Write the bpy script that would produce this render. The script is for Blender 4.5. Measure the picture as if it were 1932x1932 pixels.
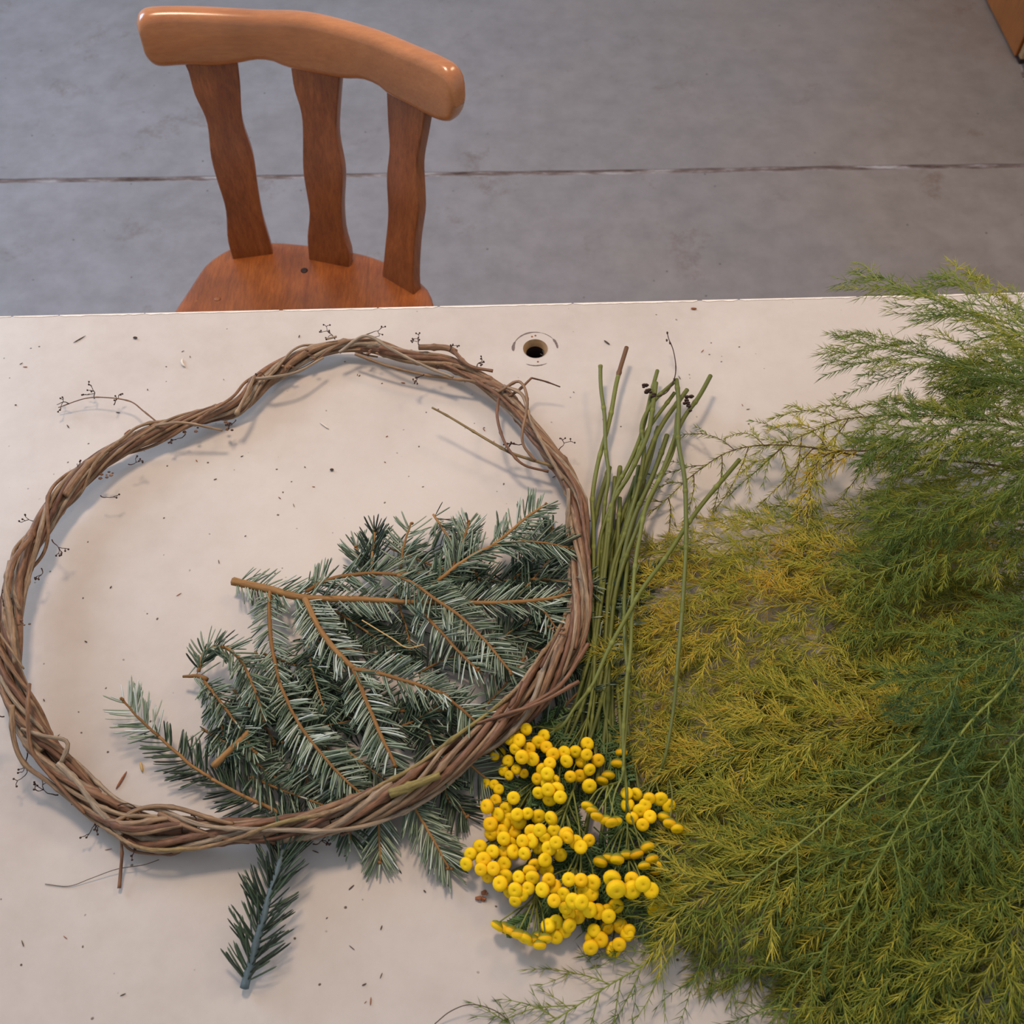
import bpy, math, random
import numpy as np
from mathutils import Vector

for o in list(bpy.data.objects): bpy.data.objects.remove(o, do_unlink=True)
C = bpy.context.scene.collection
SC = bpy.context.scene
PI = math.pi

# ------------------------------------------------------------------ camera
F = 1980.0                      # focal length in pixels of the 1932 px frame
PITCH = math.radians(33.0)      # tilt away from straight down
CAM = np.array([0.0, 0.0, 1.65])
TZ = 0.75                       # tabletop height
cd = bpy.data.cameras.new('camera'); cam = bpy.data.objects.new('camera', cd); C.objects.link(cam)
cam.location = CAM; cam.rotation_euler = (PITCH, 0, 0)
cd.sensor_width = 36; cd.sensor_fit = 'HORIZONTAL'; cd.lens = F/1932*36
cd.clip_start = .02; cd.clip_end = 60
cd.dof.use_dof = True; cd.dof.focus_distance = 1.03; cd.dof.aperture_fstop = 11
SC.camera = cam

# ------------------------------------------------------------------ light
w = bpy.data.worlds.new('world'); SC.world = w; w.use_nodes = True
w.node_tree.nodes['Background'].inputs[0].default_value = (.84, .90, 1.0, 1)
w.node_tree.nodes['Background'].inputs[1].default_value = 0.50
def area(name, loc, target, size, power, col, size_y=None):
    d = bpy.data.lights.new(name, 'AREA'); d.size = size; d.energy = power; d.color = col
    if size_y: d.shape = 'RECTANGLE'; d.size_y = size_y
    o = bpy.data.objects.new(name, d); C.objects.link(o); o.location = loc
    o.rotation_euler = (Vector(target)-Vector(loc)).to_track_quat('-Z', 'Y').to_euler()
    return o
area('window_light', (-2.6, 2.3, 2.1), (0, .9, .6), 1.1, 54, (.58, .75, 1.0), 1.3)
area('ceiling_lamp_light', (-.35, 1.35, 2.75), (0, .6, .75), .34, 25, (1.0, .76, .57))
area('right_lamp_light', (1.3, 2.0, 2.7), (1.0, 1.6, 0), .5, 15, (1.0, .70, .46))
SC.view_settings.view_transform = 'Standard'; SC.view_settings.look = 'None'
SC.view_settings.exposure = 0.0; SC.view_settings.gamma = 1.0
SC.view_settings.use_curve_mapping = False

# ------------------------------------------------------------------ geometry helpers
ca, sa = math.cos(PITCH), math.sin(PITCH)
def PZ(px, py, z):
    """the point at world height z that stands at this place of the table / floor plan"""
    x = (px-966)/F; y = -(py-966)/F
    d = np.array([x, y*ca+sa, y*sa-ca])
    return CAM + d*((z-CAM[2])/d[2])
def P(px, py, h=0.0): return PZ(px, py, TZ+h)
def nrm(v): return v/np.maximum(np.linalg.norm(v, axis=-1, keepdims=True), 1e-12)
def spline(pts, n):
    """Catmull-Rom through pts, resampled evenly to n points"""
    p = np.array(pts, float)
    if len(p) == 2: return p[0]+(p[1]-p[0])*np.linspace(0, 1, n)[:, None]
    e = np.vstack([2*p[0]-p[1], p, 2*p[-1]-p[-2]])
    out = []
    for i in range(len(p)-1):
        a, b, c, d = e[i:i+4]; t = np.linspace(0, 1, 14, endpoint=False)[:, None]
        out.append(.5*((2*b)+(c-a)*t+(2*a-5*b+4*c-d)*t*t+(3*b-a-3*c+d)*t**3))
    out = np.vstack(out+[p[-1:]])
    L = np.r_[0, np.cumsum(np.linalg.norm(np.diff(out, axis=0), axis=1))]
    s = np.linspace(0, L[-1], n)
    return np.stack([np.interp(s, L, out[:, k]) for k in range(out.shape[1])], 1)
def plen(p): return float(np.linalg.norm(np.diff(p, axis=0), axis=1).sum())
class G:
    """collects arrays of vertices and tris / quads with a 'var' value per vertex"""
    def __init__(s): s.V=[]; s.F3=[]; s.F4=[]; s.A=[]; s.U=[]; s.n=0
    def add(s, V, F3=None, F4=None, A=0.5, U=None):
        V = np.asarray(V, float).reshape(-1, 3); k = len(V)
        s.V.append(V); s.A.append(np.full(k, A) if np.isscalar(A) else np.asarray(A).reshape(-1))
        s.U.append(np.zeros((k, 2)) if U is None else U)
        if F3 is not None and len(F3): s.F3.append(np.asarray(F3)+s.n)
        if F4 is not None and len(F4): s.F4.append(np.asarray(F4)+s.n)
        s.n += k
    def tube(s, path, rad, sides=7, A=.5, cap=True):
        p = np.asarray(path, float); n = len(p)
        rad = np.full(n, rad) if np.isscalar(rad) else np.asarray(rad)
        t = nrm(np.gradient(p, axis=0))
        u = np.cross(t[0], [0, 0, 1.]);
        if np.linalg.norm(u) < 1e-3: u = np.cross(t[0], [1., 0, 0])
        u = nrm(u); U = [u]
        for i in range(1, n):
            u = U[-1]-t[i]*np.dot(U[-1], t[i]); U.append(nrm(u))
        U = np.array(U); W = np.cross(t, U)
        a = np.arange(sides)*2*PI/sides
        V = p[:, None]+rad[:, None, None]*(np.cos(a)[None, :, None]*U[:, None]+np.sin(a)[None, :, None]*W[:, None])
        L = np.r_[0, np.cumsum(np.linalg.norm(np.diff(p, axis=0), axis=1))]
        uv = np.stack([np.tile(np.abs(np.arange(sides)/sides*2-1), n), np.repeat(L, sides)], 1)
        i, j = np.meshgrid(np.arange(n-1), np.arange(sides), indexing='ij'); j2 = (j+1) % sides
        Q = np.stack([i*sides+j, i*sides+j2, (i+1)*sides+j2, (i+1)*sides+j], -1).reshape(-1, 4)
        T = []
        V = V.reshape(-1, 3)
        if cap:
            V = np.vstack([V, p[0], p[-1]]); uv = np.vstack([uv, [0, 0], [0, L[-1]]])
            m = n*sides
            for k in range(sides):
                T.append([m, (k+1) % sides, k]); T.append([m+1, (n-1)*sides+k, (n-1)*sides+(k+1) % sides])
        Av = A if np.isscalar(A) else np.r_[np.repeat(A, sides), ([A[0], A[-1]] if cap else [])]
        s.add(V, T, Q, Av, uv)
        return s
    def blob(s, c, r, A=.5, seg=6, sq=(1, 1, 1)):
        V=[[0, 0, 1.]]; T=[]; Q=[]
        R = 3
        for i in range(1, R+1):
            th = PI*i/(R+1)
            for j in range(seg):
                ph = 2*PI*j/seg; V.append([math.sin(th)*math.cos(ph), math.sin(th)*math.sin(ph), math.cos(th)])
        V.append([0, 0, -1.])
        for j in range(seg):
            j2 = (j+1) % seg
            T.append([0, 1+j, 1+j2]); T.append([len(V)-1, 1+(R-1)*seg+j2, 1+(R-1)*seg+j])
            for i in range(R-1): Q.append([1+i*seg+j, 1+(i+1)*seg+j, 1+(i+1)*seg+j2, 1+i*seg+j2])
        s.add(np.array(V)*r*np.array(sq)+c, T, Q, A)
        return s
    def box(s, lo, hi, A=.5):
        x0, y0, z0 = lo; x1, y1, z1 = hi
        V = [[x, y, z] for z in (z0, z1) for y in (y0, y1) for x in (x0, x1)]
        s.add(V, None, [[0,2,3,1],[4,5,7,6],[0,1,5,4],[2,6,7,3],[0,4,6,2],[1,3,7,5]], A); return s
    def prism(s, poly, z0, z1, A=.5):
        """poly: counter-clockwise xy list, convex"""
        n = len(poly)
        V = [[x, y, z0] for x, y in poly]+[[x, y, z1] for x, y in poly]
        T = [[0, k+1, k] for k in range(1, n-1)]+[[n, n+k, n+k+1] for k in range(1, n-1)]
        Q = [[k, (k+1) % n, n+(k+1) % n, n+k] for k in range(n)]
        s.add(V, T, Q, A); return s
def build(name, g, mat, parent=None, origin=None, smooth=True, kind=None):
    me = bpy.data.meshes.new(name)
    V = np.vstack(g.V); A = np.concatenate(g.A); U = np.vstack(g.U)
    org = np.zeros(3)
    if parent is not None: org = np.array(parent.get('_org', (0, 0, 0)))
    elif origin is not None: org = np.array(origin)
    V = V-org
    F3 = np.vstack(g.F3) if g.F3 else np.zeros((0, 3), int); F4 = np.vstack(g.F4) if g.F4 else np.zeros((0, 4), int)
    me.vertices.add(len(V)); me.vertices.foreach_set('co', V.astype(np.float32).ravel())
    lp = np.r_[F3.ravel(), F4.ravel()].astype(np.int32)
    me.loops.add(len(lp)); me.loops.foreach_set('vertex_index', lp)
    n3, n4 = len(F3), len(F4); me.polygons.add(n3+n4)
    st = np.r_[np.arange(n3)*3, n3*3+np.arange(n4)*4].astype(np.int32)
    me.polygons.foreach_set('loop_start', st)
    me.polygons.foreach_set('use_smooth', np.full(n3+n4, smooth))
    me.update(calc_edges=True)
    at = me.attributes.new('var', 'FLOAT', 'POINT'); at.data.foreach_set('value', A.astype(np.float32))
    uv = me.attributes.new('along', 'FLOAT2', 'POINT'); uv.data.foreach_set('vector', U.astype(np.float32).ravel())
    o = bpy.data.objects.new(name, me); C.objects.link(o)
    if isinstance(mat, (list, tuple)):
        for m in mat: me.materials.append(m)
    else: me.materials.append(mat)
    o['_org'] = tuple(float(v) for v in org)
    if parent is not None: o.parent = parent
    else: o.location = org
    if kind: o['kind'] = kind
    return o
def tag(o, label, cat, group=None, kind=None):
    o['label'] = label; o['category'] = cat
    if group: o['group'] = group
    if kind: o['kind'] = kind
    return o
def thing(name, loc, label, cat, group=None):
    o = bpy.data.objects.new(name, None); C.objects.link(o); o.location = loc; o.empty_display_size = .02
    o['_org'] = tuple(float(v) for v in loc)
    return tag(o, label, cat, group)
def bevel(o, wd, seg=3, ang=30):
    m = o.modifiers.new('bevel', 'BEVEL'); m.width = wd; m.segments = seg; m.limit_method = 'ANGLE'; m.angle_limit = math.radians(ang)
    return o

# ------------------------------------------------------------------ materials
def lin(c): return tuple(((v/255)/12.92 if v/255 <= .04045 else ((v/255+.055)/1.055)**2.4) for v in c)+(1,)
def newmat(name, rough=.6, spec=.5):
    m = bpy.data.materials.new(name); m.use_nodes = True; nt = m.node_tree
    b = nt.nodes['Principled BSDF']; b.inputs['Roughness'].default_value = rough; b.inputs['Specular IOR Level'].default_value = spec
    return m, nt, b
def node(nt, t, **k):
    n = nt.nodes.new(t)
    for a, v in k.items():
        if a in n.inputs.keys() if isinstance(a, str) and a[0].isupper() else False: n.inputs[a].default_value = v
        else: setattr(n, a, v)
    return n
def ramp(nt, src, stops):
    r = nt.nodes.new('ShaderNodeValToRGB'); e = r.color_ramp.elements
    while len(e) < len(stops): e.new(.5)
    for x, (p, c) in zip(e, stops): x.position = p; x.color = lin(c) if len(c) == 3 else c
    if src is not None: nt.links.new(src, r.inputs[0])
    return r
def noise(nt, vec, scale, detail=4, rough=.55, dist=0):
    n = nt.nodes.new('ShaderNodeTexNoise'); n.inputs['Scale'].default_value = scale
    n.inputs['Detail'].default_value = detail; n.inputs['Roughness'].default_value = rough; n.inputs['Distortion'].default_value = dist
    if vec is not None: nt.links.new(vec, n.inputs['Vector'])
    return n
def coords(nt, scale=(1, 1, 1), rot=(0, 0, 0)):
    g = nt.nodes.new('ShaderNodeNewGeometry'); m = nt.nodes.new('ShaderNodeMapping')
    m.inputs['Scale'].default_value = scale; m.inputs['Rotation'].default_value = rot
    nt.links.new(g.outputs['Position'], m.inputs[0]); return m.outputs[0]
def mix(nt, fac, a, b, mode='MIX'):
    m = nt.nodes.new('ShaderNodeMix'); m.data_type = 'RGBA'; m.blend_type = mode
    for s, v in ((0, fac), (6, a), (7, b)):
        if hasattr(v, 'is_linked'): nt.links.new(v, m.inputs[s])
        elif s == 0: m.inputs[0].default_value = v
        else: m.inputs[s].default_value = lin(v) if len(v) == 3 else v
    return m.outputs[2]
def bump(nt, b, h, strength, dist=.001):
    n = nt.nodes.new('ShaderNodeBump'); n.inputs['Strength'].default_value = strength; n.inputs['Distance'].default_value = dist
    nt.links.new(h, n.inputs['Height']); nt.links.new(n.outputs[0], b.inputs['Normal'])
def var_mat(name, stops, rough=.6, spec=.4, trans=0.0, streak=0):
    """colour from the per-vertex natural hue variation 'var'"""
    m, nt, b = newmat(name, rough, spec)
    a = nt.nodes.new('ShaderNodeAttribute'); a.attribute_name = 'var'
    r = ramp(nt, a.outputs['Fac'], stops); col = r.outputs[0]
    if streak:
        u = nt.nodes.new('ShaderNodeAttribute'); u.attribute_name = 'along'
        mp = nt.nodes.new('ShaderNodeMapping'); mp.inputs['Scale'].default_value = (5, 60, 1); nt.links.new(u.outputs['Vector'], mp.inputs[0])
        ad = nt.nodes.new('ShaderNodeVectorMath'); ad.operation = 'ADD'; nt.links.new(mp.outputs[0], ad.inputs[0])
        cb = nt.nodes.new('ShaderNodeCombineXYZ'); sc = nt.nodes.new('ShaderNodeMath'); sc.operation = 'MULTIPLY'; sc.inputs[1].default_value = 91
        nt.links.new(a.outputs['Fac'], sc.inputs[0]); nt.links.new(sc.outputs[0], cb.inputs[2]); nt.links.new(cb.outputs[0], ad.inputs[1])
        n = noise(nt, ad.outputs[0], 1.0, 5, .65)
        rr = ramp(nt, n.outputs[0], [(.3, (80, 72, 66)), (.5, (190, 186, 182)), (.7, (255, 252, 245))])
        col = mix(nt, streak, col, rr.outputs[0], 'MULTIPLY'); bump(nt, b, n.outputs[0], .6, .0008)
    nt.links.new(col, b.inputs['Base Color'])
    if trans:
        t = nt.nodes.new('ShaderNodeBsdfTranslucent'); nt.links.new(col, t.inputs[0])
        ms = nt.nodes.new('ShaderNodeMixShader'); ms.inputs[0].default_value = trans
        nt.links.new(b.outputs[0], ms.inputs[1]); nt.links.new(t.outputs[0], ms.inputs[2])
        nt.links.new(ms.outputs[0], nt.nodes['Material Output'].inputs[0])
    return m
def flat(name, col, rough=.6, spec=.4, nz=0, nscale=60):
    m, nt, b = newmat(name, rough, spec)
    if nz:
        n = noise(nt, coords(nt), nscale)
        nt.links.new(mix(nt, n.outputs[0], tuple(int(c*(1-nz)) for c in col), tuple(min(255, int(c*(1+nz))) for c in col)), b.inputs['Base Color'])
    else: b.inputs['Base Color'].default_value = lin(col)
    return m
def wood(name, dark, light, rough, scale=(1, 1, 1), rot=(0, 0, 0), coat=.4, fine=.35, blotch=.5):
    m, nt, b = newmat(name, rough, .5)
    v = coords(nt, scale, rot)
    n1 = noise(nt, v, 6, 8, .7, 1.2); n2 = noise(nt, coords(nt), 9, 3, .5)
    n3 = noise(nt, v, 45, 4, .8)
    r = ramp(nt, n1.outputs[0], [(.25, dark), (.75, light)])
    c = mix(nt, fine, r.outputs[0], ramp(nt, n3.outputs[0], [(.35, (90, 70, 60)), (.6, (255, 255, 255))]).outputs[0], 'MULTIPLY')
    c = mix(nt, blotch, c, ramp(nt, n2.outputs[0], [(.3, (130, 110, 100)), (.65, (255, 250, 245))]).outputs[0], 'MULTIPLY')
    nt.links.new(c, b.inputs['Base Color'])
    b.inputs['Coat Weight'].default_value = coat; b.inputs['Coat Roughness'].default_value = .22
    bump(nt, b, n3.outputs[0], .08, .001)
    return m
# painted tabletop: cream paint, faint stains, fine specks of dirt
m, nt, b = newmat('table_paint', .42, .45); TABLE = m
v = coords(nt); n1 = noise(nt, v, 3.2, 5, .6, .4); n2 = noise(nt, v, 38, 6, .7)
c = ramp(nt, n1.outputs[0], [(.3, (190, 178, 169)), (.7, (204, 195, 187))]).outputs[0]
c = mix(nt, .25, c, ramp(nt, n2.outputs[0], [(.3, (225, 220, 214)), (.6, (255, 255, 255))]).outputs[0], 'MULTIPLY')
vo = nt.nodes.new('ShaderNodeTexVoronoi'); vo.inputs['Scale'].default_value = 62; vo.inputs['Randomness'].default_value = 1
vs = coords(nt, (1, 1, 0)); nd = noise(nt, vs, 90, 2); mx = nt.nodes.new('ShaderNodeVectorMath'); mx.operation = 'MULTIPLY_ADD'
mx.inputs[1].default_value = (.004, .004, 0); nt.links.new(nd.outputs['Color'], mx.inputs[0]); nt.links.new(vs, mx.inputs[2]); nt.links.new(mx.outputs[0], vo.inputs['Vector'])
sp = ramp(nt, vo.outputs['Distance'], [(.05, (105, 88, 70)), (.085, (255, 255, 255))])
nm = noise(nt, v, 22, 2); pm = ramp(nt, nm.outputs[0], [(.47, (0, 0, 0)), (.56, (255, 255, 255))])
c = mix(nt, pm.outputs[0], c, mix(nt, 1.0, c, sp.outputs[0], 'MULTIPLY'))
nt.links.new(c, b.inputs['Base Color'])
rr = nt.nodes.new('ShaderNodeMapRange'); rr.inputs[3].default_value = .32; rr.inputs[4].default_value = .55
nt.links.new(n2.outputs[0], rr.inputs[0]); nt.links.new(rr.outputs[0], b.inputs['Roughness']); bump(nt, b, n2.outputs[0], .06, .001)
# stone floor slabs
def stone(name, c0, c1, stain):
    m, nt, b = newmat(name, .38, .5)
    v = coords(nt); n1 = noise(nt, v, 1.6, 6, .62, .5); n2 = noise(nt, v, 14, 6, .7); n3 = noise(nt, v, 4.2, 7, .8, .15); n4 = noise(nt, v, 120, 3)
    c = ramp(nt, n1.outputs[0], [(.3, c0), (.7, c1)]).outputs[0]
    c = mix(nt, .5, c, ramp(nt, n2.outputs[0], [(.3, (205, 203, 200)), (.62, (255, 255, 255))]).outputs[0], 'MULTIPLY')
    c = mix(nt, .9, c, ramp(nt, n3.outputs[0], [(.30, stain), (.42, (255, 255, 255))]).outputs[0], 'MULTIPLY')
    # warm lamp light painted into the stone as brown, strongest by the cabinet
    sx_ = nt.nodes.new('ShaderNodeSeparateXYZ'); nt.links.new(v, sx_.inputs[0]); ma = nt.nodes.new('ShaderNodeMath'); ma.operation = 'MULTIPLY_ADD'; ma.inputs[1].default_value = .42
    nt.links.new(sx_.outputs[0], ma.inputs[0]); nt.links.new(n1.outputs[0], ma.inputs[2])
    warm_mask = ramp(nt, ma.outputs[0], [(.42, (0, 0, 0)), (.95, (255, 255, 255))])
    c = mix(nt, warm_mask.outputs[0], c, mix(nt, 1.0, c, (238, 227, 212), 'MULTIPLY'))
    vo = nt.nodes.new('ShaderNodeTexVoronoi'); vo.inputs['Scale'].default_value = 16; nt.links.new(v, vo.inputs['Vector'])
    c = mix(nt, .8, c, ramp(nt, vo.outputs['Distance'], [(.02, (90, 80, 74)), (.05, (255, 255, 255))]).outputs[0], 'MULTIPLY')
    nt.links.new(c, b.inputs['Base Color'])
    rr = nt.nodes.new('ShaderNodeMapRange'); rr.inputs[3].default_value = .28; rr.inputs[4].default_value = .5
    nt.links.new(n2.outputs[0], rr.inputs[0]); nt.links.new(rr.outputs[0], b.inputs['Roughness'])
    bump(nt, b, n4.outputs[0], .05, .001); return m
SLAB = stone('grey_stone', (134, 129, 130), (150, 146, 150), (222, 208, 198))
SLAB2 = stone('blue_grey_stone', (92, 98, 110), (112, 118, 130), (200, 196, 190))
m, nt, b = newmat('joint_mortar', .9, .2); MORTAR = m
n1 = noise(nt, coords(nt, (1, 6, 1)), 7, 5, .7)
nt.links.new(ramp(nt, n1.outputs[0], [(.36, (74, 56, 50)), (.5, (120, 106, 102)), (.64, (176, 172, 172))]).outputs[0], b.inputs['Base Color'])
SEATW = wood('seat_wood', (140, 70, 22), (184, 104, 42), .33, (7, 1, 1), (0, 0, .5))
SLATW = wood('slat_wood', (142, 74, 32), (184, 110, 56), .33, (7, 7, .7))
RAILW = wood('rail_wood', (184, 114, 62), (202, 134, 80), .25, (1, 6, 6), coat=.8, blotch=.35, fine=.15)
CABW = wood('cabinet_wood', (150, 84, 26), (176, 106, 40), .4, (6, 6, .7), blotch=.3)
PALEW = wood('pale_edge_wood', (165, 130, 90), (190, 155, 112), .5, (6, 6, .7), blotch=.2)
DARK = flat('dark_gap', (38, 22, 18), .8)
SCREW = flat('dark_screw', (42, 24, 18), .5)
HOLEW = wood('hole_wood', (176, 138, 92), (212, 176, 128), .7, coat=0)
METAL = flat('dull_metal', (70, 66, 62), .35)
WHITE = flat('chipped_white_paint', (238, 226, 214), .6, nz=.05, nscale=300)
SCUFF = flat('grey_scuff', (112, 98, 94), .8, nz=.2, nscale=400)
BARK = var_mat('vine_bark', [(0, (120, 82, 62)), (.25, (158, 116, 88)), (.5, (176, 142, 108)), (.75, (186, 166, 142)), (.92, (172, 140, 104)), (1, (164, 148, 86))], .62, .35, streak=.8)
TENDRIL = flat('dry_tendril', (62, 42, 34), .8, nz=.3, nscale=200)
FIRTWIG = var_mat('fir_twig_bark', [(0, (146, 104, 58)), (1, (184, 138, 84))], .75, .3, streak=.5)
FIRGREY = var_mat('fir_stem_blue_grey', [(0, (104, 122, 128)), (1, (138, 154, 160))], .7, .3, streak=.5)
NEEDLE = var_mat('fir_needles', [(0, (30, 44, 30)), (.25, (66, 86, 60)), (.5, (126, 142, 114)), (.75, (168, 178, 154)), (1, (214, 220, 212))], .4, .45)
TSTEM = var_mat('tansy_stem', [(0, (86, 92, 36)), (.5, (112, 118, 48)), (.8, (144, 150, 72)), (1, (112, 76, 46))], .5, .4, streak=.3)
TLEAF = var_mat('tansy_leaf', [(0, (58, 78, 40)), (.5, (84, 108, 56)), (1, (112, 140, 92))], .6, .3, .15)
m, nt, b = newmat('tansy_button', .65, .25); BUTTON = m
a = nt.nodes.new('ShaderNodeAttribute'); a.attribute_name = 'var'; oi = nt.nodes.new('ShaderNodeObjectInfo')
r0 = ramp(nt, a.outputs['Fac'], [(0, (98, 112, 40)), (.24, (150, 140, 30)), (.3, (232, 174, 6)), (.8, (255, 214, 14)), (1, (240, 186, 8))])
c = mix(nt, .35, r0.outputs[0], ramp(nt, oi.outputs['Random'], [(0, (255, 205, 150)), (.4, (255, 245, 220)), (1, (250, 255, 200))]).outputs[0], 'MULTIPLY')
nb = noise(nt, coords(nt), 1600, 2); nt.links.new(c, b.inputs['Base Color']); bump(nt, b, nb.outputs[0], .5, .0006)
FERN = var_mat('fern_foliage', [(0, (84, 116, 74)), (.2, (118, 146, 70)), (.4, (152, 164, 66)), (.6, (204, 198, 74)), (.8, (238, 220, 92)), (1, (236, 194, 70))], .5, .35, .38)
FSTEM = var_mat('fern_stem', [(0, (104, 122, 70)), (.5, (132, 138, 62)), (.75, (98, 76, 44)), (1, (84, 58, 44))], .6, .3)
STRAW = flat('straw', (196, 160, 100), .6)
BROWNBIT = flat('brown_bark_bit', (140, 88, 58), .8, nz=.3, nscale=500)
CRUMB = flat('dark_crumb', (84, 68, 54), .8)
PALEBIT = flat('pale_shaving', (224, 214, 200), .6)

# ------------------------------------------------------------------ floor: slabs with recessed joint
g = G(); g.box((-3.2, -1.4, -.06), (3.6, 4.8, -.0012))
floor = build('floor', g, MORTAR, origin=(0, 0, 0), smooth=False); floor['kind'] = 'structure'
J0, J1 = PZ(0, 342, 0), PZ(1932, 312, 0)
def jy(x): return J0[1]+(x-J0[0])*(J1[1]-J0[1])/(J1[0]-J0[0])
R0, R1 = PZ(1923, 112, 0), PZ(1938, 168, 0)
def rx(y): return R0[0]+(y-R0[1])*(R1[0]-R0[0])/(R1[1]-R0[1])
hj = .0078
def wobble(x, s): return .0012*math.sin(x*37+s)+.0009*math.sin(x*91+s*2)
xs = np.linspace(-3.1, 1.0, 50)
def slab(pts_lo, pts_hi, mat):
    """strip between two matching lines of points, with a thickness"""
    n = len(pts_lo); V = []
    for z in (-.04, 0):
        for q in pts_lo: V.append([q[0], q[1], z])
        for q in pts_hi: V.append([q[0], q[1], z])
    Q = []
    for k in range(n-1):
        Q += [[k, n+k, n+k+1, k+1], [2*n+k, 2*n+k+1, 3*n+k+1, 3*n+k], [k, k+1, 2*n+k+1, 2*n+k], [n+k, 3*n+k, 3*n+k+1, n+k+1]]
    Q += [[0, 2*n, 3*n, n], [n-1, 2*n-1, 4*n-1, 3*n-1]]
    g = G(); g.add(V, None, Q); o = build('slab', g, mat, floor, smooth=False); return o
xe = rx(jy(1.5))
X = np.linspace(-3.1, xe-.004, 60)
lo = [(-3.1+(rx(-1.3)-.004+3.1)*(x+3.1)/(xe-.004+3.1), -1.3) for x in X]; hi = [(x, jy(x)-hj+wobble(x, 1)) for x in X]
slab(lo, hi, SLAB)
lo = [(x, jy(x)+hj+wobble(x, 4)) for x in X]; xt = rx(4.7)-.004; hi = [(-3.1+(xt+3.1)*(x+3.1)/(xe-.004+3.1), 4.7) for x in X]
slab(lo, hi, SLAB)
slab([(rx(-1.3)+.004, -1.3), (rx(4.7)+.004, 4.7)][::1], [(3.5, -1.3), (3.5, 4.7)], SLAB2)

# ------------------------------------------------------------------ table
A0, A1 = P(0, 598), P(1932, 553)
ex = nrm(A1-A0); ey = np.array([-ex[1], ex[0], 0])       # ey points away from the camera
E0 = (A0+A1)/2
def TP(u, v, z=0): return E0+ex*u+ey*v+np.array([0, 0, z])
HC = P(1010, 658); hu, hv = np.dot(HC-E0, ex), np.dot(HC-E0, ey); HR = .0136
table = thing('table', (E0[0], E0[1]-.42, 0), 'cream painted wooden table covered with greenery, with a round hole', 'table')
import bmesh
bm = bmesh.new(); UL, UR, VD = -1.02, .98, -.92
def loop(pts, z): return [bm.verts.new(TP(u, v, z)) for u, v in pts]
rect = [(UL, VD), (UR, VD), (UR, 0), (UL, 0)]; circ = [(hu+HR*math.cos(2*PI*k/40), hv+HR*math.sin(2*PI*k/40)) for k in range(40)]
for z, fl in ((0, 0), (-.028, 1)):
    a = loop(rect, z); c_ = loop(circ, z); es = []
    for L in (a, c_):
        for k in range(len(L)): es.append(bm.edges.new((L[k], L[(k+1) % len(L)])))
    bmesh.ops.triangle_fill(bm, use_beauty=True, edges=es)
    if fl == 0: at_, ct_ = a, c_
    else:
        for T_, B_ in ((at_, a), (ct_, c_)):
            for k in range(len(T_)): bm.faces.new((T_[k], T_[(k+1) % len(T_)], B_[(k+1) % len(T_)], B_[k]))
bmesh.ops.recalc_face_normals(bm, faces=bm.faces)
me = bpy.data.meshes.new('tabletop'); bm.to_mesh(me); bm.free(); me.materials.append(TABLE)
top = bpy.data.objects.new('tabletop', me); C.objects.link(top); top.parent = table; top.location = -Vector(table['_org'])
def tbox(name, u0, u1, v0, v1, z0, z1, mat):
    g = G(); V = [TP(u, v, z) for z in (z0, z1) for v in (v0, v1) for u in (u0, u1)]
    g.add(V, None, [[0,2,3,1],[4,5,7,6],[0,1,5,4],[2,6,7,3],[0,4,6,2],[1,3,7,5]])
    return build(name, g, mat, table, smooth=False)
tbox('apron', UL+.08, UR-.08, -.10, -.078, -.12, -.028, TABLE); tbox('apron', UL+.08, UR-.08, VD+.06, VD+.082, -.12, -.028, TABLE)
tbox('apron', UL+.06, UL+.08, VD+.06, -.08, -.12, -.028, TABLE); tbox('apron', UR-.08, UR-.06, VD+.06, -.08, -.12, -.028, TABLE)
for u in (UL+.04, UR-.10):
    for v in (VD+.04, -.11): tbox('leg', u, u+.06, v, v+.06, -.75, -.03, TABLE)
tbox('underside_block', hu-.05, hu+.05, hv-.04, hv+.04, -.075, -.0285, HOLEW).location.z -= .012
# hole lining, dark socket
g = G(); n = 28; V = []; 
for r, z in ((HR*1.03, .0006), (HR*.96, -.001), (HR*.84, -.0045), (HR*.76, -.0075)):
    for k in range(n): V.append(TP(hu+r*math.cos(2*PI*k/n), hv+r*math.sin(2*PI*k/n), z))
Q = [[i*n+k, i*n+(k+1) % n, (i+1)*n+(k+1) % n, (i+1)*n+k] for i in range(3) for k in range(n)]
g.add(V, None, Q); build('hole_lining', g, HOLEW, table)
g = G(); V = [TP(hu+r*math.cos(2*PI*k/n), hv+r*math.sin(2*PI*k/n), z) for r, z in ((HR*.77, -.0075), (HR*.72, -.012), (HR*.70, -.034)) for k in range(n)]
g.add(V, None, [[i*n+k, i*n+(k+1) % n, (i+1)*n+(k+1) % n, (i+1)*n+k] for i in range(2) for k in range(n)]); build('hole_socket', g, DARK, table)
g = G(); g.prism([tuple(TP(hu+HR*.72*math.cos(2*PI*k/16), hv+HR*.72*math.sin(2*PI*k/16))[:2]) for k in range(16)], TZ-.036, TZ-.033); build('hole_bottom', g, DARK, table, smooth=False)
g = G(); th = np.linspace(-1.1, .5, 10)
g.tube([TP(hu+HR*.72*math.cos(t), hv+HR*.72*math.sin(t), -.0085) for t in th], .0007, 5); build('metal_rim', g, METAL, table)
random.seed(4)
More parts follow.
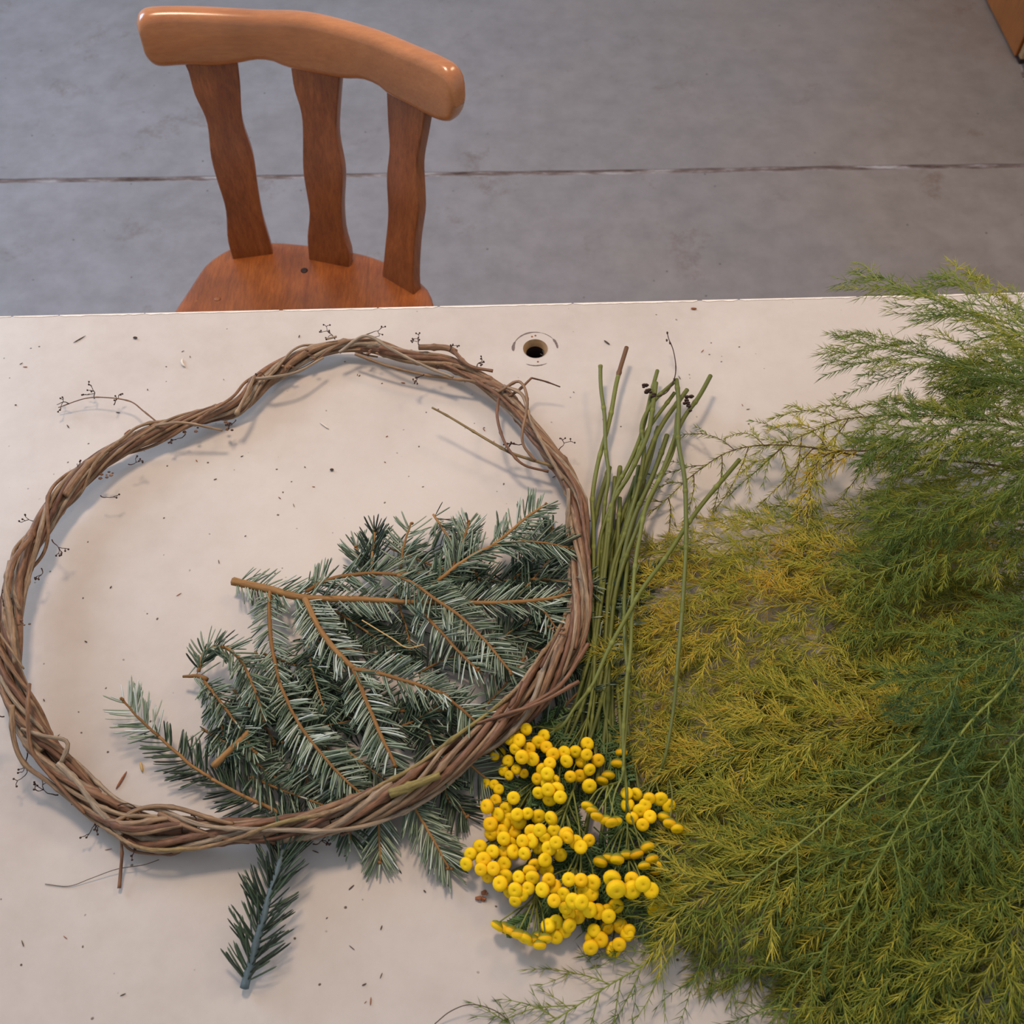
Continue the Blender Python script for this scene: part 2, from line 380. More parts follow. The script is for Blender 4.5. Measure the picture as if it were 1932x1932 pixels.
def arc_strip(a0, a1, r, wmax, nn=16):
    g = G(); V = []; 
    for k in range(nn+1):
        t = a0+(a1-a0)*k/nn; wd = wmax*math.sin(PI*(k+.4)/(nn+.8))**.6*random.uniform(.6, 1.1)
        for rr in (r-wd/2, r+wd/2): V.append(TP(hu+rr*math.cos(t), hv+rr*math.sin(t), .00025))
    g.add(V, None, [[2*k, 2*k+1, 2*k+3, 2*k+2] for k in range(nn)]); return build('scuff_ring_mark', g, SCUFF, table)
RR = .0252
arc_strip(1.25, 2.75, RR, .0019); arc_strip(2.7, 3.25, RR, .0040, 8); arc_strip(.0, .6, RR, .0036, 8); arc_strip(.6, 1.25, RR, .0009); arc_strip(4.25, 5.2, RR, .0018)
for du, dv in ((-.003, .0185), (.001, .020), (.002, -.0195)):
    g = G(); c0 = TP(hu+du, hv+dv, 0.0002); g.blob(c0, .0012, seg=8, sq=(1, 1, .25)); build('nail_hole', g, BROWNBIT, table)
# worn white paint line on the far edge
random.seed(8); u = UL
while u < UR-.02:
    L = random.uniform(.03, .16); n = max(3, int(L/.006)); V = []; u1 = min(UR, u+L)
    for k in range(n+1):
        uu = u+(u1-u)*k/n; wd = random.uniform(.0010, .0024)*(1 if 0 < k < n else .3)
        V += [TP(uu, -wd, .0004), TP(uu, .0006, .0004), TP(uu, .0007, -.006)]
    Q = []
    for k in range(n): Q += [[3*k, 3*k+3, 3*k+4, 3*k+1], [3*k+1, 3*k+4, 3*k+5, 3*k+2]]
    g = G(); g.add(V, None, Q); build('worn_paint_edge', g, WHITE, table, smooth=False); u = u1+random.uniform(.001, .006)

# ------------------------------------------------------------------ chair
def zc(X, Y): return (200+X/2.683, Y/2.683)          # pixel of a point read from a 2.683x enlargement
chair = thing('wooden_chair', tuple(PZ(590, 560, 0)), 'brown varnished wooden chair with curved top rail and wavy back slats', 'chair')
RZ = .825
ridge = [(160,150),(178,100),(240,75),(450,74),(750,90),(1000,102),(1300,180),(1500,260),(1650,325),(1715,370),(1745,440),(1757,560)]
bott = [(160,150),(170,240),(210,310),(270,352),(400,347),(560,350),(680,335),(760,320),(840,328),(920,360),(1060,390),(1200,415),(1290,418),(1370,450),(1430,498),(1530,550),(1620,600),(1690,628),(1735,622),(1757,560)]
ridge = spline([zc(*q) for q in ridge], 200); bott = spline([zc(*q) for q in bott], 240)
# smooth plan curve of the rail's front face, from the long part of the ridge
mid = [PZ(*zc(*q), RZ) for q in [(450,74),(750,90),(1000,102),(1300,180),(1500,260),(1650,325)]]
cf = np.polyfit([p[0] for p in mid], [p[1] for p in mid], 2)
LEAN = .16
def fronty(x, z): return np.polyval(cf, x)-(RZ-z)*LEAN
def onrail(px, py, off=0.0):
    lo_, hi_ = .3, 1.0
    for _ in range(40):
        z = (lo_+hi_)/2; p = PZ(px, py, z)
        if p[1] > fronty(p[0], z)+off: lo_ = z
        else: hi_ = z
    return PZ(px, py, (lo_+hi_)/2)
rt = np.array([onrail(*q) for q in ridge]); rb = np.array([onrail(*q) for q in bott])
NC = 56; tt = (1-np.cos(np.linspace(.03, PI-.03, NC)))/2
x0 = max(rt[:, 0].min(), rb[:, 0].min()); x1 = min(rt[:, 0].max(), rb[:, 0].max())
xs = x0+(x1-x0)*tt
o_ = np.argsort(rt[:, 0]); zt = np.interp(xs, rt[o_, 0], rt[o_, 2]); o_ = np.argsort(rb[:, 0]); zb = np.interp(xs, rb[o_, 0], rb[o_, 2])
zt = np.maximum(zt, zb+.004)
THK = .029; V = []
sl = np.polyval(np.polyder(cf), xs); nx_, ny_ = -sl/np.sqrt(1+sl**2), 1/np.sqrt(1+sl**2)
def rprof(h, d, rc):
    """rounded rectangle, (depth, height) pairs, from bottom front corner upward"""
    P_ = []
    for cx_, cy_, a0 in ((rc, h-rc, PI), (d-rc, h-rc, PI/2), (d-rc, rc, 0), (rc, rc, -PI/2)):
        for q in range(6): t = a0-q/5*PI/2; P_.append((cx_+rc*math.cos(t), cy_+rc*math.sin(t)))
        if cy_ > h/2 and a0 == PI/2 or a0 == -PI/2: 
            x_, y_ = P_[-1]; 
    return P_
for i in range(NC):
    h = zt[i]-zb[i]; e_ = min(i, NC-1-i); ex_ = [0.55, .80, .92, .98][e_] if e_ < 4 else 1.0
    d = THK*ex_; rc = min(.0115, h*.49, d*.49)
    for dd, hh_ in rprof(h, d, rc):
        z = zb[i]+hh_; dd += THK*(1-ex_)/2
        V.append([xs[i]+nx_[i]*dd, fronty(xs[i], z)+ny_[i]*dd, z])
M = 24; Q = [[i*M+k, i*M+(k+1) % M, (i+1)*M+(k+1) % M, (i+1)*M+k] for i in range(NC-1) for k in range(M)]
V.append(np.mean(V[:M], 0)); V.append(np.mean(V[(NC-1)*M:NC*M], 0))
T = [[NC*M, (k+1) % M, k] for k in range(M)]+[[NC*M+1, (NC-1)*M+k, (NC-1)*M+(k+1) % M] for k in range(M)]
g = G(); g.add(V, T, Q); rail = build('top_rail', g, RAILW, chair)
def mean_seat(px, py): return PZ(px, py, .45)
# back slats: outline left edge / right edge, top to bottom
slats = [([(400,330),(418,370),(448,480),(510,620),(530,790),(560,910),(605,1060),(615,1210),(640,1312)], [(668,330),(680,440),(692,620),(745,790),(770,960),(795,1100),(835,1240),(846,1285)]),
         ([(935,350),(950,450),(990,600),(995,850),(1010,960),(1028,1080),(1018,1200),(1025,1312)], [(1180,400),(1168,560),(1165,700),(1195,880),(1190,1050),(1200,1180),(1230,1290),(1228,1352)]),
         ([(1418,480),(1425,640),(1432,750),(1418,900),(1425,1080),(1412,1230),(1396,1395)], [(1612,590),(1595,690),(1572,830),(1578,980),(1580,1080),(1560,1230),(1552,1400),(1558,1492)])]
for Lp, Rp in slats:
    L2 = spline([zc(*q) for q in Lp], 26); R2 = spline([zc(*q) for q in Rp], 26)
    b0, b1 = mean_seat(*L2[-1]), mean_seat(*R2[-1])
    tm = (L2[2]+R2[2])/2; tp_ = onrail(tm[0], tm[1], .006)
    nn = nrm(np.cross(b1-b0, tp_-b0)); 
    if nn[1] > 0: nn = -nn
    def hit(q):
        d = np.array([(q[0]-966)/F, -(q[1]-966)/F*ca+sa, -(q[1]-966)/F*sa-ca]); return CAM+d*np.dot(b0-CAM, nn)/np.dot(d, nn)
    LL = np.array([hit(q) for q in L2]); RL = np.array([hit(q) for q in R2]); n = 26; back = -nn*.019
    ext = nrm(LL[0]-LL[2])*.02; LL = np.vstack([LL[0]+ext, LL]); RL = np.vstack([RL[0]+ext, RL])
    exb = np.array([0, 0, -.012]); LL = np.vstack([LL, LL[-1]+exb]); RL = np.vstack([RL, RL[-1]+exb]); n = 28
    V = []
    for i in range(n): V += [LL[i], RL[i], RL[i]+back, LL[i]+back]
    Q = [[i*4+k, (i+1)*4+k, (i+1)*4+(k+1) % 4, i*4+(k+1) % 4] for i in range(n-1) for k in range(4)]+[[0, 1, 2, 3], [(n-1)*4+3, (n-1)*4+2, (n-1)*4+1, (n-1)*4]]
    g = G(); g.add(V, None, Q); s = build('back_slat', g, SLATW, chair); bevel(s, .0025, 3, 50)
# seat
oz = .45; so = [(310,612),(355,545),(385,500),(410,480),(435,466),(475,457),(515,455),(580,460),(660,472),(720,489),(790,528),(812,553),(819,590)]
so = [PZ(*q, oz)[:2] for q in so]
back_c = (so[6]+so[8])/2; ax = nrm(np.array([(so[0]+so[-1])[0]/2-back_c[0]+.0, (so[0]+so[-1])[1]/2-back_c[1]])); ax = nrm(np.array([-.10, -1.])); sx = np.array([-ax[1], ax[0]])
mid_ = (so[0]+so[-1])/2
front = [mid_+ax*d+sx*w_ for d, w_ in ((.06, .212), (.14, .218), (.22, .205), (.27, .17), (.295, .10), (.30, 0), (.295, -.10), (.27, -.17), (.22, -.205), (.14, -.222), (.06, -.222))]
outl = np.vstack([so, front]); outl = spline(np.vstack([outl, outl[:1]]), 90)[:-1]
cen = outl.mean(0); V = []; n = len(outl)
levels = [(.0, .0035), (.35, .003), (.7, .0012), (.86, .0004), (1.0, 0)]
V = [[*cen, oz-.004]]
for f_, dz in levels[1:]:
    for p_ in outl: q = cen+(p_-cen)*f_; V.append([*q, oz-dz])
for f_, dz in ((1.0, .034), (.5, .034)):
    for p_ in outl: q = cen+(p_-cen)*f_; V.append([*q, oz-dz])
V.append([*cen, oz-.034])
T = [[0, 1+(k+1) % n, 1+k] for k in range(n)]+[[len(V)-1, 1+5*n+k, 1+5*n+(k+1) % n] for k in range(n)]
Q = [[1+i*n+k, 1+i*n+(k+1) % n, 1+(i+1)*n+(k+1) % n, 1+(i+1)*n+k] for i in range(5) for k in range(n)]
g = G(); g.add(V, T, Q); seat = build('seat', g, SEATW, chair); bevel(seat, .007, 3, 50)
mz = seat.data; import mathutils
bm = bmesh.new(); bm.from_mesh(mz); bmesh.ops.recalc_face_normals(bm, faces=bm.faces); bm.to_mesh(mz); bm.free()
for nm_ in (rail,):
    bm = bmesh.new(); bm.from_mesh(nm_.data); bmesh.ops.recalc_face_normals(bm, faces=bm.faces); bm.to_mesh(nm_.data); bm.free()
for ch in chair.children:
    if ch.name.startswith('back_slat'):
        bm = bmesh.new(); bm.from_mesh(ch.data); bmesh.ops.recalc_face_normals(bm, faces=bm.faces); bm.to_mesh(ch.data); bm.free()
g = G(); g.blob(PZ(574, 510, oz-.0005), .0058, seg=12, sq=(1, 1, .12)); build('screw_plug', g, SCREW, chair)
for q in ((370, 568), (410, 564)):
    g = G(); g.blob(PZ(*q, oz-.0008), .0055, seg=12, sq=(1, .8, .1)); build('worn_spot', g, CABW, chair)
for sgn, d, out_ in ((1, .02, .02), (-1, .02, .02), (1, .26, .02), (-1, .26, .02)):
    bp = back_c+ax*(d+.05 if d < .1 else d+.08)+sx*sgn*.13; fp = bp+sx*sgn*.05+ax*(-.05 if d < .1 else .04)
    path = spline([[*bp, oz-.03], [*(bp*.7+fp*.3), .31], [*(bp*.3+fp*.7), .13], [*fp, 0.001]], 16)
    g = G(); g.tube(path, np.interp(np.linspace(0, 1, 16), [0, .2, .35, .6, .8, 1], [.017, .015, .021, .022, .016, .013]), 14); build('leg', g, SLATW, chair)

# ------------------------------------------------------------------ cabinet at the far right
c0 = PZ(1913, 112, 0)[:2]; c1 = PZ(1857, 0, 0)[:2]; du = nrm(c1-c0); dv = np.array([du[1], -du[0]])
if dv[0] < 0: dv = -dv
cab = thing('wooden_cabinet', (c0[0], c0[1], 0), 'orange-brown wooden cabinet corner with pale edge standing on the stone floor', 'cabinet')
def cbox(name, u0, u1, v0, v1, z0, z1, mat, bv=.002):
    g = G(); V = [[*(c0+du*u+dv*v), z] for z in (z0, z1) for v in (v0, v1) for u in (u0, u1)]
    g.add(V, None, [[0,2,3,1],[4,5,7,6],[0,1,5,4],[2,6,7,3],[0,4,6,2],[1,3,7,5]])
    o = build(name, g, mat, cab, smooth=False)
    bm = bmesh.new(); bm.from_mesh(o.data); bmesh.ops.recalc_face_normals(bm, faces=bm.faces); bm.to_mesh(o.data); bm.free()
    return bevel(o, bv, 2)
cbox('side_panel', .004, .9, 0, .018, .006, .82, CABW); cbox('carcass', .012, .89, .016, .5, .03, .80, DARK, .001)
cbox('corner_post', -.022, -.005, .004, .034, .014, .82, PALEW); cbox('front_panel', -.018, .0, .036, .49, .05, .80, CABW)
cbox('foot', -.020, .03, .006, .04, 0, .014, DARK); cbox('foot', .84, .88, .01, .05, 0, .032, DARK); cbox('foot', -.0, .04, .44, .48, 0, .032, DARK); cbox('foot', .84, .88, .44, .48, 0, .032, DARK)
cbox('worktop', -.02, .91, -.003, .51, .82, .845, CABW, .004)

# ------------------------------------------------------------------ grapevine wreath
rng = np.random.default_rng(3); random.seed(3)
W = [(630,655,15,17),(700,655,15,17),(770,672,16,18),(845,686,17,18),(905,715,17,18),(955,752,19,18),(1000,805,17,18),(1038,855,20,20),(1070,900,21,20),(1090,950,21,22),(1093,1010,20,24),(1096,1080,20,26),(1094,1140,20,26),(1080,1195,23,28),(1048,1250,27,32),(1000,1315,27,34),(935,1375,27,34),(865,1425,27,33),(790,1478,27,31),(710,1515,28,29),(620,1548,27,27),(540,1563,24,24),(450,1568,20,21),(370,1574,26,19),(290,1570,33,18),(225,1545,22,18),(165,1500,22,20),(108,1440,24,24),(65,1385,24,28),(34,1320,24,32),(18,1250,23,35),(18,1170,23,35),(34,1090,22,34),(66,1015,22,30),(115,940,22,26),(175,880,22,24),(245,838,20,22),(320,805,19,20),(390,782,19,18),(450,762,19,17),(495,720,22,17),(555,680,20,17)]
Wp = np.array([[*P(a, b_, d*.001), c_/1000.] for a, b_, c_, d in W])
Wp = spline(np.vstack([Wp[-2:], Wp, Wp[:3]]), 700)
# cut to one closed turn
st = np.argmin(np.linalg.norm(Wp[:80, :3]-P(630, 655, .017), axis=1)); en = 620+np.argmin(np.linalg.norm(Wp[620:, :3]-P(630, 655, .017), axis=1))
Wp = Wp[st:en]; NW = len(Wp)
cx = Wp[:, :3]; hw = Wp[:, 3]*1000/1840.0                  # half width in metres
tg = nrm(np.roll(cx, -1, 0)-np.roll(cx, 1, 0)); sd = nrm(np.cross(tg, [0, 0, 1.])); up = np.cross(sd, tg)
wreath = thing('vine_wreath', tuple(P(560, 1110, 0)), 'large round wreath of twisted brown vines lying around the fir branches', 'wreath')
def wnoise(n, k, seed):
    r = np.random.default_rng(seed); x = np.linspace(0, 1, n)
    return sum(r.normal()*np.sin(2*PI*(f*x+r.random()))/f**.5 for f in range(1, k+1))/k**.5
base_tw = .9*wnoise(4000, 5, 49)
def seam(u): return np.interp(u % 1.0, np.linspace(0, 1, 4000), base_tw-np.linspace(0, 1, 4000)*(base_tw[-1]-base_tw[0]))
NV = 19
for k in range(NV):
    inner, outer = k < 4, k >= 14
    span = random.uniform(.86, 1.0) if not outer else random.uniform(.3, .55); s0 = random.random(); n = int(620*span)
    u = s0+np.linspace(0, span, n); ii = (u*NW) % NW; i0 = ii.astype(int) % NW; fr = (ii-np.floor(ii))[:, None]; i1 = (i0+1) % NW
    c_ = cx[i0]*(1-fr)+cx[i1]*fr; S = sd[i0]*(1-fr)+sd[i1]*fr; Up = up[i0]*(1-fr)+up[i1]*fr; h_ = (hw[i0]*(1-fr[:, 0])+hw[i1]*fr[:, 0])
    h_ = h_*(1+.10*wnoise(n, 9, 60+k))
    if inner: r_ = random.uniform(.0026, .0036); th = k*PI/2+2*PI*4*u+seam(u); of = (h_-r_)*.42
    elif outer: r_ = random.uniform(.0013, .0021); th = k*1.7+2*PI*random.choice([2, 3, 9, 10, -3])*u+.8*wnoise(n, 6, 80+k); of = h_*1.02
    else: r_ = [.0019, .0030, .0023, .0036, .0021, .0027, .0033, .0020, .0025, .0029][k-4]; th = (k-4)*2*PI/10+2*PI*6*u+1.5*seam(u)+.62*wnoise(n, 15, 80+k); of = (h_-r_*.8)*(.84+.24*wnoise(n, 18, 140+k))
    vz = np.minimum(of, .0125)
    path = c_+S*(of*np.cos(th))[:, None]+Up*(vz*np.sin(th)*(.95 if not outer else 1.15))[:, None]
    path += np.stack([wnoise(n, 40, 200+k), wnoise(n, 40, 300+k), .5*wnoise(n, 40, 400+k)], 1)*.0006
    path[:, 2] = np.maximum(path[:, 2], TZ+r_+.0005)
    L = np.linspace(0, plen(path), n); node_gap = random.uniform(.06, .1); ph = random.random()
    kn = np.exp(-((((L/node_gap+ph) % 1)-.5)*node_gap/.0030)**2)
    rad = r_*(1+.42*kn+.07*wnoise(n, 24, 500+k)); rad *= np.interp(np.linspace(0, 1, n), [0, .1, .7, 1], [1.1, 1.05, 1, .7])
    g = G(); g.tube(path, rad, 8, A=np.clip((k*.618+.1) % 1*.95+.09*wnoise(n, 9, 700+k), 0, 1)); build('vine', g, BARK, wreath)
def wtwig(pts, r0, r1, v=.5, name='twig', mat=None, knots=True):
    p = [P(a, b_, h_*.001) for a, b_, h_ in pts]; L = sum(np.linalg.norm(np.array(p[i+1])-p[i]) for i in range(len(p)-1))
    n = max(8, int(L/.003)); path = spline(p, n); rad = np.linspace(r0, r1, n)
    if knots: rad = rad*(1+.35*np.exp(-((((np.linspace(0, L, n)/.035) % 1)-.5)/.06)**2))
    g = G(); g.tube(path, rad, 7, A=v); return g
for pts, r0, r1, v in [
    ([(815,769,34),(845,785,33),(890,812,31),(925,833,28),(965,855,26),(1005,868,24),(1045,880,24)], .0011, .0018, .95),
    ([(941,752,26),(938,785,32),(948,825,34),(965,855,32),(990,878,28),(1035,890,24)], .0017, .0013, .15),
    ([(960,748,26),(980,735,30),(1003,713,32)], .0017, .0012, .2), ([(1003,713,32),(1030,720,28),(1057,730,24)], .0010, .0007, .0),
    ([(950,728,30),(985,745,36),(1000,790,38),(1025,840,36),(1062,905,34)], .0020, .0018, .6), ([(940,740,28),(980,720,38),(995,760,40),(985,830,36),(1010,870,30)], .0016, .0015, .4),
    ([(635,635,30),(615,640,28)], .0013, .0013, .8), ([(640,665,28),(690,634,36),(740,660,34),(800,690,30),(855,712,28)], .0019, .0016, .75),
    ([(670,668,22),(730,690,20),(790,705,20),(850,714,22),(920,722,24)], .0017, .0017, .5), ([(790,655,28),(840,656,30),(860,665,30)], .0033, .0036, .35), ([(855,662,31),(885,690,30),(930,700,28)], .0026, .0016, .3),
    ([(478,715,30),(510,712,34),(560,702,32),(610,675,28)], .0019, .0013, .7), ([(480,710,32),(462,750,36),(445,782,34)], .0018, .0022, .6),
    ([(297,797,22),(270,775,22),(245,757,18),(200,750,16),(160,752,14),(110,769,9)], .0009, .0005, .3),
    ([(285,806,24),(310,800,34),(350,798,36),(420,812,28)], .0017, .0014, .6), ([(45,1262,56),(20,1225,60),(-5,1190,58)], .0008, .0011, .9),
    ([(22,1330,52),(25,1390,44),(45,1440,34),(95,1478,26),(145,1520,20)], .0024, .0018, .55), ([(55,1290,56),(52,1350,54),(62,1420,42),(110,1480,30),(160,1535,22)], .0018, .0015, .3),
    ([(40,1375,40),(80,1388,42),(127,1400,40),(115,1440,34)], .0014, .0020, .7), ([(110,1440,34),(150,1480,30),(180,1520,26),(230,1575,22)], .0032, .0026, .75),
    ([(228,1570,18),(230,1610,14),(228,1640,8),(225,1676,4)], .0010, .0016, .2), ([(228,1585,20),(250,1605,12),(300,1612,8),(330,1608,8)], .0012, .0010, .3),
    ([(210,1555,26),(270,1525,26),(330,1524,30),(400,1545,30),(440,1555,28)], .0021, .0020, .5), ([(300,1535,26),(360,1562,30),(430,1582,26),(520,1590,24)], .0022, .0018, .4), ([(240,1585,22),(320,1612,10),(380,1585,18),(470,1590,20)], .0018, .0012, .1),
    ([(985,1285,62),(972,1320,58),(960,1335,52)], .0009, .0014, .15), ([(1060,1180,52),(1035,1230,54),(1020,1260,50)], .0008, .0014, .1),
    ([(900,1365,42),(960,1345,52),(1010,1330,56),(1050,1310,56),(1092,1286,54)], .0013, .0019, .2), ([(1110,1215,40),(1060,1290,48),(1000,1330,50),(940,1360,46)], .0020, .0022, .2),
    ([(735,1498,44),(790,1478,46),(830,1462,46)], .0042, .0030, 1.0), ([(20,1060,52),(12,1110,58),(22,1180,56),(30,1250,52)], .0030, .0028, .55), ([(60,1010,44),(25,1060,54),(14,1120,56)], .0024, .0028, .3)]:
    build('twig', wtwig(pts, r0, r1, v), BARK, wreath)
def tendril(px, py, h, ang, size, n=3, seed=0, berries=True, r=.0005):
    """a dried little fruit stalk: a short stem that forks with tiny heads"""
    R_ = random.Random(seed); g = G(); base = P(px, py, h*.001); mpp = 1/1700.
    def br(p, a, L, lev):
        m_ = 6; pts = [p]; aa = a
        for _ in range(m_): aa += R_.uniform(-.45, .45); p = p+np.array([math.cos(aa), math.sin(aa), R_.uniform(-.25, .3)])*L/m_; p[2] = max(p[2], TZ+.001); pts.append(p)
        g.tube(np.array(pts), np.linspace(r*(1.3 if lev == 0 else .8), r*.6, len(pts)), 5)
        if lev < 2:
            for _ in range(n if lev == 0 else 2): br(p if R_.random() < .6 else pts[3], aa+R_.uniform(-1, 1), L*R_.uniform(.4, .65), lev+1)
        elif berries: g.blob(p, r*2.1)
    br(base, ang, size*mpp, 0); return build('tendril', g, TENDRIL, wreath)
for i, (px, py, h, a, s, n) in enumerate([(632,640,28,1.7,22,4),(690,632,32,.7,24,2),(790,650,34,1.6,16,4),(848,662,34,.6,14,2),(900,692,30,1.4,14,3),(835,704,26,2.6,16,3),(800,706,24,3.9,16,3),(1052,852,26,.7,22,2),(985,838,30,3.6,16,3),(965,858,30,2.2,18,2),
    (278,822,26,3.1,16,1),(350,818,20,-1.5,20,2),(445,792,24,-1.4,14,3),(242,876,24,-.4,14,3),(190,935,22,-.9,18,1),(148,890,30,1.7,16,2),(75,984,34,3.0,18,2),(62,1010,34,3.7,22,2),(98,1018,28,-1.2,20,3),(78,1072,26,-.6,14,2),(8,1145,50,2.2,20,2),
    (8,1352,44,3.3,22,3),(52,1420,20,-1.6,30,3),(110,1500,14,3.6,24,3),(180,1540,14,-1.5,20,3),(222,1520,26,.6,46,3),(130,1505,18,-.4,10,2),(245,1590,14,-.4,14,2),(590,1592,14,-.3,14,3),(360,1538,28,.3,14,2),
    (215,764,16,1.4,18,2),(178,752,14,2.2,22,3),(130,762,12,2.0,26,2),(1060,898,26,.9,14,2),(500,712,32,1.5,14,1)]):
    tendril(px, py, h, a, s, n, 20+i)
# dried leaf scraps caught in the vines
for q in ((540,690,24),(590,672,24),(700,668,22),(360,812,20),(430,800,20),(202,893,22),(40,1180,36),(640,1565,24),(1050,1190,36),(945,735,24)):
    g = G(); b0 = P(q[0], q[1], q[2]*.001)
    for _ in range(7): g.blob(b0+np.array([random.uniform(-.008, .008), random.uniform(-.006, .006), random.uniform(-.004, .006)]), random.uniform(.0012, .0026), A=random.uniform(0, .4), seg=5, sq=(1, .7, .5))
    build('dry_bark_flakes', g, BARK, wreath, smooth=False)

# ------------------------------------------------------------------ fir branches
def needles(g, base, dirv, nrmv, L, wd, A, curve=None):
    """flat blunt needles: arrays base (N,3), direction, face normal"""
    N = len(base); d = nrm(dirv); s_ = nrm(np.cross(d, nrmv)); nn = np.cross(s_, d)
    cu = np.zeros((N, 3)) if curve is None else curve
    st = [0, .3, .65, .93, 1.0]; wv = [.45, 1, 1, .8, .25]
    V = np.zeros((N, len(st), 3, 3))
    for i, (t, w_) in enumerate(zip(st, wv)):
        c_ = base+d*(L*t)[:, None]+cu*(L*t*t)[:, None]; hw_ = (wd*w_/2)[:, None]
        V[:, i, 0] = c_-s_*hw_; V[:, i, 1] = c_+s_*hw_; V[:, i, 2] = c_+nn*hw_*.75
    K = len(st)*3; F4 = []; 
    for i in range(len(st)-1):
        for a in range(3): b2 = (a+1) % 3; F4.append([i*3+a, i*3+b2, (i+1)*3+b2, (i+1)*3+a])
    F4 = np.array(F4); F3 = np.array([[K-3, K-2, K-1]])
    off = (np.arange(N)*K)[:, None, None]
    Z = V.reshape(-1, 3); Z[:, 2] = np.maximum(Z[:, 2], TZ+.0006)
    g.add(Z, (F3[None]+off).reshape(-1, 3), (F4[None]+off).reshape(-1, 4), np.repeat(A, K))
def fir_shoot(parent, pts, r0=.0014, r1=.0009, nl=.0255, vmean=.6, vsd=.16, flat_=.85, dens=1.0, tip=True, ang=1.0, left=True, right=True, seed=0, var_dark=.3, name='twig', bark=None, both=False):
    r = np.random.default_rng(seed+1000)
    p = [P(a, b_, h_*.001) for a, b_, h_ in pts]; L = plen(spline(p, 60)); n = max(8, int(L/.004)); path = spline(p, n)
    path = path+np.stack([wnoise(n, 8, seed), wnoise(n, 8, seed+7), wnoise(n, 8, seed+9)*.4], 1)*.0004
    g = G(); g.tube(path, np.linspace(r0, r1, n)*(1+.12*wnoise(n, 20, seed+3)), 7, A=float(r.random()))
    if tip:
        for _ in range(3): g.blob(path[-1]+r.normal(size=3)*.0012, .0016, A=.1, seg=6)
    tw = build(name, g, bark or FIRTWIG, parent)
    N = int(L/.00095*dens); t = np.sort(r.random(N))*.985+.01; S = t*(n-1); i0 = S.astype(int).clip(0, n-2); fr = (S-i0)[:, None]
    b0 = path[i0]*(1-fr)+path[i0+1]*fr; T_ = nrm(path[i0+1]-path[i0]); sd_ = nrm(np.cross(T_, [0, 0, 1.])); up_ = np.cross(sd_, T_)
    if left and right: sg = np.where(r.random(N) < .5, -1., 1.)
    else: sg = np.full(N, 1. if right else -1.)
    el = r.normal(.12, .32, N)*(1.2-flat_)*2.6+r.normal(0, .12, N)
    a_ = ang+r.normal(0, .07, N)+.09*np.sin(t*31+seed); a_ = a_*np.interp(t, [0, .07, .8, 1], [2.3 if both else 1.0, 1.0, .9, .45])
    d = T_*np.cos(a_)[:, None]+(sd_*(sg*np.cos(el))[:, None]+up_*np.sin(el)[:, None])*np.sin(a_)[:, None]
    ln = nl*np.interp(t, [0, .1, .75, 1], [.75, 1, 1, .62])*r.uniform(.78, 1.1, N)
    cur = T_*r.uniform(.02, .18, N)[:, None]+r.normal(0, .03, (N, 3))
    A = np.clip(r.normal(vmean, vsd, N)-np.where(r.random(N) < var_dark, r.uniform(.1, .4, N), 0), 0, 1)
    face = up_+sd_*(r.normal(0, .35, N))[:, None]
    g = G(); needles(g, b0+T_*0, d, face, ln, r.uniform(.0013, .0019, N), A, cur)
    build('needles', g, NEEDLE, tw, kind='stuff'); return tw
